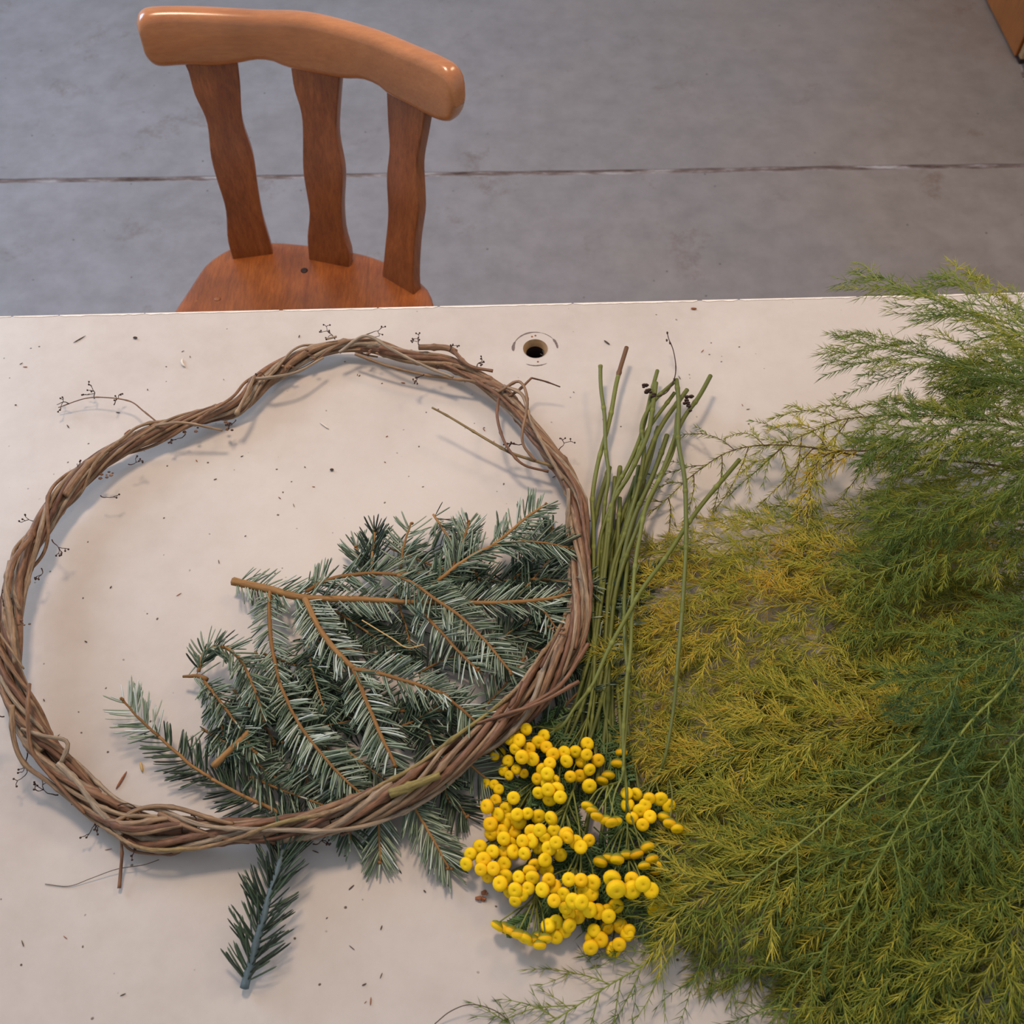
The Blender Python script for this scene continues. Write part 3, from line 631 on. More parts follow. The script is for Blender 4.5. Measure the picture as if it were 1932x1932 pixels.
FIRS = [
 ('fir_branch', (440,1095), 'large fir branch with orange-brown main stem, cut end at upper left of the pile', [
   dict(pts=[(440,1097,14),(505,1112,20),(575,1128,24),(680,1131,28),(770,1136,30),(850,1137,30),(950,1137,30),(1035,1130,28),(1075,1118,24)], r0=.0042, r1=.0016, vmean=.62, dens=.9, name='main_stem'),
   dict(pts=[(575,1130,26),(605,1190,30),(640,1235,32),(668,1262,32)], r0=.0030, r1=.0026, vmean=.80, dens=1.25, tip=False),
   dict(pts=[(668,1262,32),(690,1320,32),(720,1390,32),(748,1448,30)], r0=.0024, r1=.0015, vmean=.66, dens=1.2),
   dict(pts=[(668,1262,33),(720,1272,35),(780,1290,37),(835,1308,38)], r0=.0022, r1=.0017, vmean=.66, dens=1.15, tip=False),
   dict(pts=[(835,1308,38),(870,1338,38),(905,1368,36)], r0=.0016, r1=.0011, vmean=.62),
   dict(pts=[(578,1116,26),(625,1092,28),(700,1082,30),(750,1085,31)], r0=.0022, r1=.0018, vmean=.52, tip=False),
   dict(pts=[(750,1085,31),(790,1108,36),(820,1130,38),(870,1165,38),(920,1215,38),(968,1272,36)], r0=.0019, r1=.0012, vmean=.60, dens=1.15),
   dict(pts=[(750,1084,31),(790,1080,30),(822,1086,28)], r0=.0016, r1=.0011, vmean=.4),
   dict(pts=[(790,1145,30),(830,1190,34),(870,1235,35),(905,1268,34)], r0=.0018, r1=.0012, vmean=.74, dens=1.1),
   dict(pts=[(1000,1134,28),(1030,1158,28),(1052,1190,26)], r0=.0014, r1=.001, vmean=.62),
   dict(pts=[(510,1115,22),(508,1160,24),(513,1220,26),(528,1290,28)], r0=.0021, r1=.0018, vmean=.66, tip=False, nl=.021),
   dict(pts=[(528,1290,28),(555,1350,30),(600,1415,30),(650,1470,28),(690,1505,24)], r0=.0018, r1=.0011, vmean=.68, dens=1.5, nl=.023, ang=1.15)]),
 ('fir_branch', (812,1106), 'fir branch at the upper right of the pile, tip touching the wreath', [
   dict(pts=[(805,1112,30),(840,1085,34),(880,1055,36),(928,1030,36)], r0=.0020, r1=.0018, vmean=.5, name='main_stem', tip=False),
   dict(pts=[(928,1030,36),(960,1005,38),(995,975,38),(1028,953,36)], r0=.0017, r1=.0012, vmean=.55, dens=1.2),
   dict(pts=[(928,1030,36),(980,1022,36),(1030,1025,34),(1078,1035,28)], r0=.0015, r1=.001, vmean=.55, dens=1.15),
   dict(pts=[(850,1080,30),(870,1035,30),(885,985,26)], r0=.0015, r1=.0012, vmean=.55, dens=1.3, ang=.75)]),
 ('fir_branch', (700,1090), 'dark green fir sprig with brown buds at the top of the pile', [
   dict(pts=[(705,1095,20),(702,1055,26),(708,1000,26)], r0=.0016, r1=.0014, vmean=.12, vsd=.1, dens=1.2, flat_=.4, ang=.8, name='main_stem'),
   dict(pts=[(690,1090,16),(678,1055,20),(672,1030,20)], r0=.0014, r1=.0012, vmean=.5, flat_=.6, ang=.8)]),
 ('fir_branch', (756,1075), 'small pale fir tip with spaced needles beside the dark sprig', [
   dict(pts=[(755,1080,24),(762,1030,26),(775,988,24)], r0=.0013, r1=.0010, vmean=.62, vsd=.1, dens=.75, ang=1.2, name='main_stem', var_dark=.1)]),
 ('fir_branch', (352,1276), 'curled fir branch arching at the left side of the pile', [
   dict(pts=[(345,1276,16),(375,1276,20),(390,1282,22)], r0=.0013, r1=.0024, vmean=.6, dens=.3, tip=False, name='main_stem'),
   dict(pts=[(375,1268,22),(388,1228,28),(425,1222,34),(455,1250,36),(480,1300,34),(500,1360,30)], r0=.0018, r1=.0012, vmean=.52, dens=1.5, flat_=.4, nl=.021),
   dict(pts=[(385,1285,22),(420,1330,26),(450,1370,26),(480,1420,22)], r0=.0016, r1=.0011, vmean=.55, dens=1.3, flat_=.5, nl=.021),
   dict(pts=[(400,1300,14),(415,1350,14),(425,1400,12),(440,1440,10)], r0=.0016, r1=.0011, vmean=.4, dens=1.2, flat_=.5, nl=.021),
   dict(pts=[(402,1446,20),(435,1415,26),(470,1380,28)], r0=.0034, r1=.0026, vmean=.4, dens=.5, ang=.5, tip=False)]),
 ('fir_branch', (560,1550), 'fir branch reaching left with pale tip and dark needles, lower left of pile', [
   dict(pts=[(575,1560,8),(510,1525,10),(455,1500,11),(400,1470,12)], r0=.0018, r1=.0016, vmean=.14, vsd=.1, dens=1.1, ang=1.0, tip=False, name='main_stem'),
   dict(pts=[(400,1470,12),(350,1435,14),(300,1390,18)], r0=.0016, r1=.0014, vmean=.22, vsd=.14, dens=.85, tip=False),
   dict(pts=[(300,1390,18),(262,1355,22),(232,1322,24)], r0=.0014, r1=.001, vmean=.75, vsd=.2, dens=.95)]),
 ('fir_branch', (462,1862), 'single dark fir branch pointing down below the wreath, cut end at bottom', [
   dict(pts=[(461,1864,6),(478,1800,16),(492,1750,22),(508,1690,26),(525,1640,24),(538,1590,18),(545,1545,12)], r0=.0036, r1=.0020, vmean=.14, vsd=.12, dens=1.35, ang=.85, flat_=.6, nl=.033, var_dark=.2, name='main_stem', bark=FIRGREY)]),
 ('fir_branch', (760,1480), 'grey-green fir branch fanning out under the wreath beside the yellow flowers', [
   dict(pts=[(745,1450,20),(780,1520,16),(815,1580,12),(848,1640,8)], r0=.0017, r1=.001, vmean=.62, dens=1.5, nl=.026, ang=.85, name='main_stem'),
   dict(pts=[(715,1510,14),(715,1570,10),(718,1625,6)], r0=.0015, r1=.001, vmean=.66, dens=1.3, ang=.75),
   dict(pts=[(860,1420,16),(895,1450,12),(930,1480,8)], r0=.0015, r1=.001, vmean=.5, dens=1.3),
   dict(pts=[(830,1460,10),(850,1500,8),(880,1540,6)], r0=.0015, r1=.001, vmean=.3, dens=1.2)]),
]
for k, (nm, q, lab, shoots) in enumerate(FIRS):
    t_ = thing(nm, tuple(P(q[0], q[1], .008)), lab, 'branch', 'fir branches piled inside the wreath')
    for j, s in enumerate(shoots): fir_shoot(t_, seed=k*40+j, **s)
# lower layers of the pile
rr_ = random.Random(12)
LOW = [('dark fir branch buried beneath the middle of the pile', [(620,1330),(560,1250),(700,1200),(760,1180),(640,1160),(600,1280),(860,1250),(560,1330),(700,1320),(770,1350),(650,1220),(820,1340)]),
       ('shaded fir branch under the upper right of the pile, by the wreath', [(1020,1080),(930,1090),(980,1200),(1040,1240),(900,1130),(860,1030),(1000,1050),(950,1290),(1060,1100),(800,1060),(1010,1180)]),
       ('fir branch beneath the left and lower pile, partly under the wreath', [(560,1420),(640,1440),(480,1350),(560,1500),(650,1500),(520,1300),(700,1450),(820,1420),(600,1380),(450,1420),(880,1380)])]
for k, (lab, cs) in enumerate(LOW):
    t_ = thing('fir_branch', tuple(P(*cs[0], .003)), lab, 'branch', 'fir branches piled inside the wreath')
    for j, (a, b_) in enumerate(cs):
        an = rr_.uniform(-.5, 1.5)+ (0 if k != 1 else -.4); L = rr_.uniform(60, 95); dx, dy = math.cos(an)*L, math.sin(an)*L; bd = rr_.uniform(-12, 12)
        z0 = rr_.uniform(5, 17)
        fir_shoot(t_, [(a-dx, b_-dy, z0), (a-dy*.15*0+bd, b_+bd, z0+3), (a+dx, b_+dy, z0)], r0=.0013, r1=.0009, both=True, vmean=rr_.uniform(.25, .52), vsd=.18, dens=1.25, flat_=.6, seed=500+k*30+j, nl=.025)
t_ = thing('fir_branch', tuple(P(1180,1100,.003)), 'fir branch end peeking out right of the green stems', 'branch', 'fir branches piled inside the wreath')
fir_shoot(t_, [(1060,1180,6),(1130,1140,8),(1235,1085,8)], vmean=.3, dens=1.3, seed=900, name='main_stem'); fir_shoot(t_, [(1080,1260,6),(1150,1200,7),(1215,1150,6)], vmean=.6, dens=1.2, seed=901)
fir_shoot(t_, [(1020,1380,5),(1100,1300,7),(1170,1265,6)], vmean=.35, dens=1.2, seed=902); fir_shoot(t_, [(960,1440,5),(1000,1400,7),(1060,1355,6)], vmean=.35, dens=1.2, seed=903)

# ------------------------------------------------------------------ tansy
def zt_(X, Y): return (850+X/3.864, 1320+Y/3.864)
# one button: green cup under a yellow dome with a dimple
def button_mesh():
    g = G(); R = .0050; pr = [(0, -.0030, .0), (.45, -.0026, .05), (.85, -.0012, .1), (1.0, .0002, .27), (1.02, .0010, .4), (.93, .0022, .7), (.72, .0030, .85), (.42, .0033, .75), (.16, .0031, .9), (.06, .0027, 1.0)]
    n = 14; V = []; A = []
    for r, z, a in pr:
        for k in range(n): V.append([R*r*math.cos(2*PI*k/n), R*r*math.sin(2*PI*k/n), z]); A.append(a)
    V += [[0, 0, .0026]]; A += [1.0]; m_ = len(pr)
    Q = [[i*n+k, i*n+(k+1) % n, (i+1)*n+(k+1) % n, (i+1)*n+k] for i in range(m_-1) for k in range(n)]
    T = [[(m_-1)*n+k, (m_-1)*n+(k+1) % n, m_*n] for k in range(n)]
    g.add(V, T, Q, np.array(A)); o = build('flower_button', g, BUTTON); me_ = o.data; bpy.data.objects.remove(o); return me_
BM = button_mesh()
UPC = nrm(CAM-P(1080, 1580, 0))
SPR = [ # label, cluster points, facing (px dir or None), stem path, var, height
 ('first flowers beside the wreath, fed by the thick diagonal light green stem', [(485,215),(450,205),(555,215),(505,300),(440,285),(475,355),(575,355),(600,430),(525,415),(640,305),(683,262),(700,345)], 0, [(1395,868,26),(1350,920,28),(1300,985,30),(1250,1060,34),(1200,1130,40),(1150,1225,46),(1118,1290,50),(1085,1335,50),(1062,1370,46)], .75, 30),
 ('dull small flower group tucked under the wreath edge', [(325,410),(370,385),(420,445),(390,515),(430,550),(480,510),(535,540)], 0, [(1150,880,8),(1120,1000,8),(1112,1200,10),(1080,1340,12)], .3, 12),
 ('rounded flower group right of the topmost one, below the stems', [(830,385),(912,375),(993,325),(850,445),(990,400),(955,450),(1073,440),(1010,505),(875,558),(945,553),(1010,628)], 0, [(1183,655,24),(1165,715,22),(1150,790,20),(1119,922,16),(1120,1000,14),(1118,1150,14),(1120,1280,18)], .6, 26),
 ('flower group crossed by a thin green stem near the top of the bunch', [(725,465),(670,505),(745,395),(710,540),(705,610),(760,590),(645,675),(715,655),(780,650),(800,710),(725,720),(640,575)], 0, [(1133,690,26),(1134,738,24),(1141,790,23),(1143,850,22),(1148,900,20),(1140,960,16),(1132,1100,14),(1110,1250,16)], .5, 28),
 ('few small flowers at the far left edge just below the wreath', [(258,612),(320,620),(350,655)], 0, [(1200,900,6),(1140,1080,6),(1100,1300,8),(1020,1400,10)], .3, 10),
 ('flower group at left below the dark fir needles, upper of three', [(460,715),(333,735),(273,778),(405,793),(350,835),(485,838),(560,830),(430,870),(400,900),(500,890),(640,850)], 0, [(1240,700,20),(1218,790,24),(1190,870,26),(1160,930,24),(1150,1000,20),(1138,1100,16),(1110,1290,16),(1060,1420,14)], .5, 22),
 ('compact flower group at left, middle of three on the left side', [(292,905),(372,960),(300,975),(460,960),(390,1010),(430,1050)], 0, [(1237,722,30),(1228,790,32),(1218,830,32),(1185,900,28),(1155,950,22),(1140,1050,18),(1122,1200,12),(1090,1340,10)], .7, 16),
 ('broad flower group in the centre of the bunch', [(655,950),(755,955),(595,960),(840,980),(690,1000),(770,1040),(600,1030),(910,1040),(950,1075),(860,1000),(1005,1022),(740,860)], 0, [(1272,742,22),(1222,812,26),(1190,890,26),(1150,960,22),(1128,1050,14),(1125,1250,14),(1110,1400,14)], .55, 34),
 ('leftmost flower group of the bunch with large round heads', [(215,1072),(310,1110),(150,1125),(120,1195),(240,1165),(390,1195),(315,1230),(225,1235),(275,1285),(395,1110),(455,1110)], 0, [(1297,735,18),(1250,800,22),(1220,870,22),(1180,1000,18),(1150,1100,14),(1130,1300,10),(1060,1450,8)], .4, 20),
 ('flower group right of the leftmost one, seen half from the side', [(545,1120),(685,1170),(612,1200),(800,1130),(700,1235),(580,1245),(600,1290),(640,1080),(720,1080),(530,1030)], 0, [(1340,708,26),(1318,750,28),(1285,800,28),(1250,890,26),(1200,1000,22),(1160,1120,18),(1140,1300,14),(1090,1460,14)], .45, 26),
 ('flower group at lower left above the bare tabletop', [(500,1295),(400,1290),(365,1340),(520,1415),(475,1385),(432,1400),(475,1460),(570,1370),(580,1305)], 0, [(1273,720,24),(1235,755,30),(1212,800,30),(1216,850,26),(1200,930,22),(1160,1080,14),(1120,1320,8),(1070,1480,8)], .45, 18),
 ('largest dense flower group at the lower middle of the bunch', [(675,1385),(760,1365),(715,1310),(865,1310),(952,1315),(825,1415),(965,1395),(755,1465),(895,1465),(950,1475),(840,1515),(1020,1410),(1040,1330)], 0, [(1258,820,22),(1230,900,22),(1195,980,20),(1170,1080,18),(1150,1200,14),(1145,1350,12),(1120,1500,12)], .3, 32),
 ('small flower group at the bottom between two others', [(715,1655),(770,1620),(770,1725),(860,1640),(830,1680),(865,1560),(930,1580)], 0, [(1243,805,14),(1225,870,16),(1180,990,14),(1150,1120,10),(1130,1350,8),(1110,1550,8)], .3, 16),
 ('bottom-most flower group on the bare tabletop, left half', [(1045,1685),(1095,1745),(1020,1800),(1025,1735),(1140,1660)], 0, [(1215,905,8),(1180,1050,8),(1150,1250,8),(1150,1450,8),(1130,1620,8)], .3, 12),
 ('bottom-most flower group at right, orange and partly withered', [(1230,1780),(1185,1820),(1290,1710),(1300,1680),(1240,1650)], 0, [(1190,930,6),(1165,1100,6),(1155,1300,6),(1160,1480,6),(1170,1640,6)], .3, 10),
 ('upturned flower head at bottom left showing its green underside', [(345,1645),(400,1660),(450,1685),(500,1705),(545,1730),(600,1750),(640,1715),(690,1735),(650,1780)], 2, [(1170,880,5),(1140,1050,5),(1115,1250,6),(1080,1450,6),(1020,1600,10)], .6, 18),
 ('side-on flower head with fanned green stalks, right of centre', [(1000,770),(1035,800),(1070,845),(1130,870),(1170,890),(1205,880)], 1, [(1205,880,10),(1188,1000,12),(1178,1150,22),(1185,1300,30),(1178,1420,34),(1172,1470,36)], .7, 34),
 ('flower group at the upper right, fed by the bent outer stem', [(1285,685),(1360,690),(1295,770),(1380,808),(1420,765),(1455,855),(1325,860),(1450,715),(1530,720),(1590,775),(1400,910)], 0, [(1276,716,30),(1279,760,32),(1281,830,34),(1291,900,36),(1295,980,40),(1292,1060,44),(1286,1160,46),(1279,1260,44),(1272,1330,38),(1255,1430,30)], .55, 22),
 ('side-on row of flowers at the far right, touching the fern', [(1560,850),(1600,895),(1650,930),(1705,950)], 1, [(1180,960,5),(1185,1150,8),(1215,1350,12),(1255,1450,18)], .4, 26),
 ('side-on green-stalked flower head in the right middle of the bunch', [(1430,1070),(1355,1120),(1280,1125),(1215,1155),(1160,1150),(1095,1175),(1465,1155),(1410,1205)], 1, [(1278,780,20),(1270,850,24),(1225,940,28),(1208,1010,32),(1197,1080,34),(1190,1220,38),(1180,1290,38),(1177,1400,34),(1182,1500,28)], .75, 26),
 ('large nearest flower heads at the right, half under fern', [(1205,1372),(1325,1310),(1320,1380),(1400,1340),(1180,1295),(1460,1390)], 0, [(1160,900,5),(1150,1100,5),(1165,1300,8),(1180,1500,12)], .4, 34),
 ('orange flowers at the lower right corner of the bunch, under the fern', [(1600,1460),(1630,1420),(1520,1500),(1490,1530),(1560,1500),(1640,1370),(1500,1230)], 0, [(1165,980,5),(1160,1200,5),(1190,1400,8),(1220,1560,10)], .3, 16),
 ('pale flowers blurred under a yellow fern tip near the bottom', [(1140,1535),(1205,1500),(1150,1575),(1080,1540),(1010,1530)], 0, [(1155,1000,5),(1145,1200,5),(1150,1400,8),(1150,1560,10)], .3, 22),
 ('sparse single flowers right of the stems, upper right of the bunch', [(1215,460),(1245,380),(1105,585),(1150,545)], 1, [(1170,940,10),(1160,1100,10),(1150,1250,10),(1140,1340,14)], .4, 18)]
random.seed(21); rg = np.random.default_rng(21)
def leaf(parent, px, py, h, ang, L, seed):
    """feathery cut leaf: midrib with pinnae"""
    R_ = random.Random(seed); g = G(); b0 = P(px, py, h*.001); n = 12; pts = []; p = b0.copy(); a = ang
    for i in range(n): pts.append(p.copy()); a += R_.uniform(-.12, .12); p = p+np.array([math.cos(a), math.sin(a), R_.uniform(-.15, .15)])*L/n; p[2] = max(p[2], TZ+.002)
    pts = np.array(pts); g.tube(pts, np.linspace(.0007, .0003, n), 5, A=.6)
    for i in range(2, n):
        for s in (-1, 1):
            pl = L*.32*math.sin(PI*(i+1)/(n+2)); d = np.array([math.cos(a+s*.9), math.sin(a+s*.9), R_.uniform(-.2, .3)])
            q = pts[i]+d*pl*np.linspace(0, 1, 5)[:, None]; q[:, 2] = np.maximum(q[:, 2], TZ+.001); v_ = R_.uniform(.1, .9)
            g.tube(q, np.array([.0005, .0011, .0013, .001, .0003]), 4, A=v_)
            for j in (1, 2, 3):
                for s2 in (-1, 1):
                    e = np.array([math.cos(a+s*.9+s2*.8), math.sin(a+s*.9+s2*.8), 0])*pl*.28; g.tube(np.array([q[j], q[j]+e*.6, q[j]+e]), np.array([.0005, .0007, .0002]), 3, A=v_)
    return build('leaf', g, TLEAF, parent)
ALLS = []
for k, (lab, cl, mode, path, var, hh) in enumerate(SPR):
    pp = [zt_(*q) for q in cl]; mx_, my_ = np.mean([q[0] for q in pp]), np.mean([q[1] for q in pp])
    # branching node: short of the cluster, toward the stem
    e = path[-1]; d = np.array([mx_-e[0], my_-e[1]]); dl = np.linalg.norm(d); back = 46 if mode == 0 else 60
    nd_ = (mx_-d[0]/dl*back, my_-d[1]/dl*back)
    if mode: nd_ = (mx_+(12 if mode == 1 else 22), my_-55)
    if k == 19: nd_ = (1180, 1556)
    t_ = thing('tansy_sprig', tuple(P(path[0][0], path[0][1], path[0][2]*.001)), 'yellow tansy: '+lab, 'flower', 'tansy sprigs laid in a bunch')
    full = list(path)+[(nd_[0], nd_[1], max(6, hh-14))]; p3 = [P(a, b_, h_*.001) for a, b_, h_ in full]
    n = int(plen(spline(p3, 60))/.004); pt = spline(p3, n); Ls = np.linspace(0, plen(pt), n); gap = random.uniform(.05, .075)
    pt = pt+np.stack([wnoise(n, 6, 800+k), wnoise(n, 6, 830+k), 0*Ls], 1)*.0008
    kn = np.exp(-((((Ls/gap+random.random()) % 1)-.5)*gap/.0022)**2)
    rad = np.interp(np.linspace(0, 1, n), [0, .7, 1], [.00235, .0019, .0011])*random.uniform(.85, 1.12)*(1+.28*kn)
    A = np.clip(random.uniform(.2, .5)+.35*(var-.4)+.35*kn, 0, .85)
    if k == 2: A = np.where(Ls < .042, 1.0, A)
    g = G(); g.tube(pt, rad, 8, A=A); st_ = build('stem', g, TSTEM, t_)
    node_ = pt[-1]
    for (bx, by) in pp:
        hb = (hh+random.uniform(-7, 7))*.001; c = P(bx, by, max(.005, hb))
        if mode == 0: nv = nrm(UPC*1.2+(c-node_)*18*np.array([1, 1, .3])+rg.normal(0, .32, 3)); nv[2] = abs(nv[2]); nv = nrm(nv)
        else: nv = nrm(nrm((c-node_)*[1, 1, .3])*.8+rg.normal(0, .13, 3)+np.array([0, -.7, -.12 if mode == 2 else .05]))
        o = bpy.data.objects.new('flower_button', BM); C.objects.link(o); o.parent = t_
        s = random.uniform(1.04, 1.3)*(.8 if k in (1, 4) else 1)*(1.25 if k in (20,) and random.random() < .6 else 1)
        o.location = Vector(c-np.array(t_['_org'])); o.rotation_euler = Vector(nv).to_track_quat('Z', 'Y').to_euler(); o.scale = (s, s, s*random.uniform(.9, 1.2))
        j = min(n-1, max(0, n-1-random.choice([0, 0, 2, 5]))); m1 = pt[j]*.45+(c-nv*.012)*.55+rg.normal(0, .001, 3)
        q = spline([pt[j], m1, c-nv*.0028*s], 8); q[:, 2] = np.maximum(q[:, 2], TZ+.001)
        g = G(); g.tube(q, np.linspace(.0009, .0006, 8), 5, A=random.uniform(.4, .8)); build('stalk', g, TSTEM, t_)
    for j in range(2):
        i_ = int(n*random.uniform(.80, .97)); pp_ = pt[i_]; a = -PI/2+random.uniform(-1.1, 1.1)
        # leaf base on the stem: leaf() takes pixel coordinates only for placing, so go through its core
        lf = leaf(t_, e[0]*(.5)+nd_[0]*.5+random.uniform(-14, 14), e[1]*.5+nd_[1]*.5+random.uniform(-20, 20), max(5, hh-18), a, random.uniform(.03, .055), k*7+j)
    ALLS.append(t_)
# feathery leaves among the stems
for k, (x, y, a, L) in enumerate([(1040,1360,-1.2,.04),(1090,1370,-1.9,.05),(1130,1390,-1.2,.05),(1010,1350,-2.3,.035),(1290,1430,-.2,.04),(1270,1450,-.9,.05),(1000,1490,-1.4,.04),(1120,1560,-.8,.05),(1150,1480,-1.2,.05),(1075,1500,-1.4,.05),(1140,1590,-1.4,.05),(1010,1720,-2.6,.03)]):
    leaf(ALLS[k % len(ALLS)] if False else ALLS[[0,3,2,1,17,18,5,16,19,7,19,15][k]], x, y, 14, a, L, 300+k)
# black curled dry leaves on three stem tops
for par, pts in ((ALLS[5], [(1222,735,34),(1215,728,36),(1230,745,34)]), (ALLS[9], [(1300,752,34),(1296,760,36),(1303,770,34)])):
    g = G()
    for j in range(9):
        q = pts[j % 3]; g.blob(P(q[0]+random.uniform(-5, 5), q[1]+random.uniform(-5, 5), (q[2]+random.uniform(-2, 2))*.001), random.uniform(.002, .0034), seg=5, sq=(1, .6, .8))
    build('withered_leaf', g, TENDRIL, par, smooth=False)
g = wtwig([(1240,748,36),(1258,740,34),(1272,715,33),(1275,690,32),(1270,660,31),(1262,640,30),(1259,628,30)], .0007, .0005, 0)
for q in ((1259,628),(1264,647),(1258,642),(1272,716)): g.blob(P(*q, .031), .0018, seg=5, sq=(.7, 1.2, .7))
build('withered_shoot', g, TENDRIL, ALLS[10])

# ------------------------------------------------------------------ asparagus fern
def clad(g, base, d, L, wd, A, curve):
    """slender soft leaves: three-sided, pointed, slightly curved"""
    N = len(base); d = nrm(d); ref = np.tile([0, 0, 1.], (N, 1))+.3; s_ = nrm(np.cross(d, ref)); u_ = np.cross(s_, d)
    V = np.zeros((N, 7, 3))
    for i, t in enumerate((0, .55)):
        c = base+d*(L*t)[:, None]+curve*(L*t*t)[:, None]
        for a in range(3): th = a*2*PI/3; V[:, i*3+a] = c+(s_*math.cos(th)+u_*math.sin(th))*(wd*(.6 if i == 0 else .5))[:, None]
    V[:, 6] = base+d*L[:, None]+curve*L[:, None]
    Z = V.reshape(-1, 3); Z[:, 2] = np.maximum(Z[:, 2], TZ+.0006)
    off = (np.arange(N)*7)[:, None, None]
    F4 = np.array([[0, 1, 4, 3], [1, 2, 5, 4], [2, 0, 3, 5]]); F3 = np.array([[3, 4, 6], [4, 5, 6], [5, 3, 6]])
    g.add(Z, (F3[None]+off).reshape(-1, 3), (F4[None]+off).reshape(-1, 4), np.repeat(A, 7))
def clad_along(g, path, r, gap, per, cl, wd, hue, hsd, fwd, t0=.12):
    n = len(path); L = plen(path); K = max(2, int(L/gap)); t = np.linspace(t0, 1, K)
    S = np.repeat(t, per)*(n-1)-1e-6; S = np.clip(S+r.normal(0, .05, len(S)), 0, n-1.001); i0 = S.astype(int); fr = (S-i0)[:, None]
    b0 = path[i0]*(1-fr)+path[i0+1]*fr; T_ = nrm(path[i0+1]-path[i0]); s_ = nrm(np.cross(T_, [0, 0, 1.])); u_ = np.cross(s_, T_); N = len(b0)
    ph = r.random(N)*2*PI; a = fwd+r.normal(0, .18, N); a *= np.interp(S/(n-1), [0, .85, 1], [1, 1, .5])
    # spread more sideways than up / down, as it lies pressed on the heap
    d = T_*np.cos(a)[:, None]+(s_*np.cos(ph)[:, None]+u_*(.65*np.sin(ph))[:, None])*np.sin(a)[:, None]
    A = np.clip(hue+r.normal(0, hsd, N), 0, 1)
    clad(g, b0, d, cl*r.uniform(.6, 1.15, N), wd*r.uniform(.8, 1.15, N), A, T_*r.uniform(0, .25, N)[:, None]+r.normal(0, .07, (N, 3))-np.array([0, 0, .04]))
def frond(label, pts, nside, slen, hue, cl=.011, wd=.0005, per=5, gap=.0042, sub=3, hsd=.08, stem_r=.0016, stem_v=.3, ang=.75, droop=.5, seed=0, fwd=.75, t0=.04, group='asparagus fern fronds'):
    r = np.random.default_rng(seed+70); R_ = random.Random(seed)
    p = [P(a, b_, h_*.001) for a, b_, h_ in pts]; n = 60; path = spline(p, n); path += np.stack([wnoise(n, 7, seed), wnoise(n, 7, seed+1), wnoise(n, 7, seed+2)*.5], 1)*.0015
    t_ = thing('asparagus_fern_frond', tuple(path[0]), label, 'fern', group)
    g = G(); g.tube(path, np.linspace(stem_r, stem_r*.3, n), 6, A=stem_v); build('stem', g, FSTEM, t_)
    tl = plen(path)
    if stem_r < .0015: g = G(); clad_along(g, path, r, gap, per, cl, wd, hue, hsd, fwd); build('foliage', g, FERN, t_, kind='stuff')
    for k in range(nside):
        t = t0+(1-t0)*(k+R_.uniform(-.25, .25)+.5)/nside; t = min(.985, max(.01, t)); i = int(t*(n-1)); i = min(i, n-2)
        T_ = nrm(path[i+1]-path[i]); s_ = nrm(np.cross(T_, [0, 0, 1.])); sg = 1 if k % 2 else -1
        a = ang+R_.uniform(-.25, .25); L = slen*(.35+.65*math.sin(PI*min(1, (1.08-t)*1.15))**.8 if t > .2 else .9)*R_.uniform(.65, 1.15); L = min(L, max(.02, (1.05-t)*tl*.9+.012))
        d = T_*math.cos(a)+s_*sg*math.sin(a)+np.array([0, 0, R_.uniform(-.12, .32)]); m_ = 12; q = path[i].copy(); Q_ = [q.copy()]; d = nrm(d)
        for j in range(m_):
            d = nrm(d+T_*.045+np.array([0, 0, -droop*.10])+r.normal(0, .045, 3)); q = q+d*L/m_
            if q[2] < TZ+.003: q[2] = TZ+.003; d[2] = max(d[2], 0)
            Q_.append(q.copy())
        Q_ = np.array(Q_); h2 = hue+R_.uniform(-.16, .16)
        g = G(); g.tube(Q_, np.linspace(.0006, .00022, m_+1), 4, A=stem_v, cap=False); sb = build('side_branch', g, FSTEM, t_)
        g = G(); clad_along(g, Q_, r, gap, per, cl, wd, h2, hsd, fwd)
        for j in range(sub):
            i2 = int((.15+.6*(j+R_.random())/max(1, sub))*m_); dd = nrm(Q_[i2+1]-Q_[i2]); s2 = nrm(np.cross(dd, [0, 0, 1.])); sg2 = 1 if (j+k) % 2 else -1
            d2 = nrm(dd*.75+s2*sg2*.65+np.array([0, 0, R_.uniform(-.1, .25)])); L2 = L*R_.uniform(.25, .5); q2 = Q_[i2].copy(); W_ = [q2.copy()]
            for _ in range(6): d2 = nrm(d2+dd*.08+np.array([0, 0, -droop*.08])+r.normal(0, .05, 3)); q2 = q2+d2*L2/6; q2[2] = max(q2[2], TZ+.002); W_.append(q2.copy())
            W_ = np.array(W_); g.tube(W_, np.linspace(.0004, .0002, 7), 3, A=h2, cap=False); clad_along(g, W_, r, gap, per, cl, wd, h2, hsd, fwd)
        build('foliage', g, FERN, sb, kind='stuff')
    return t_
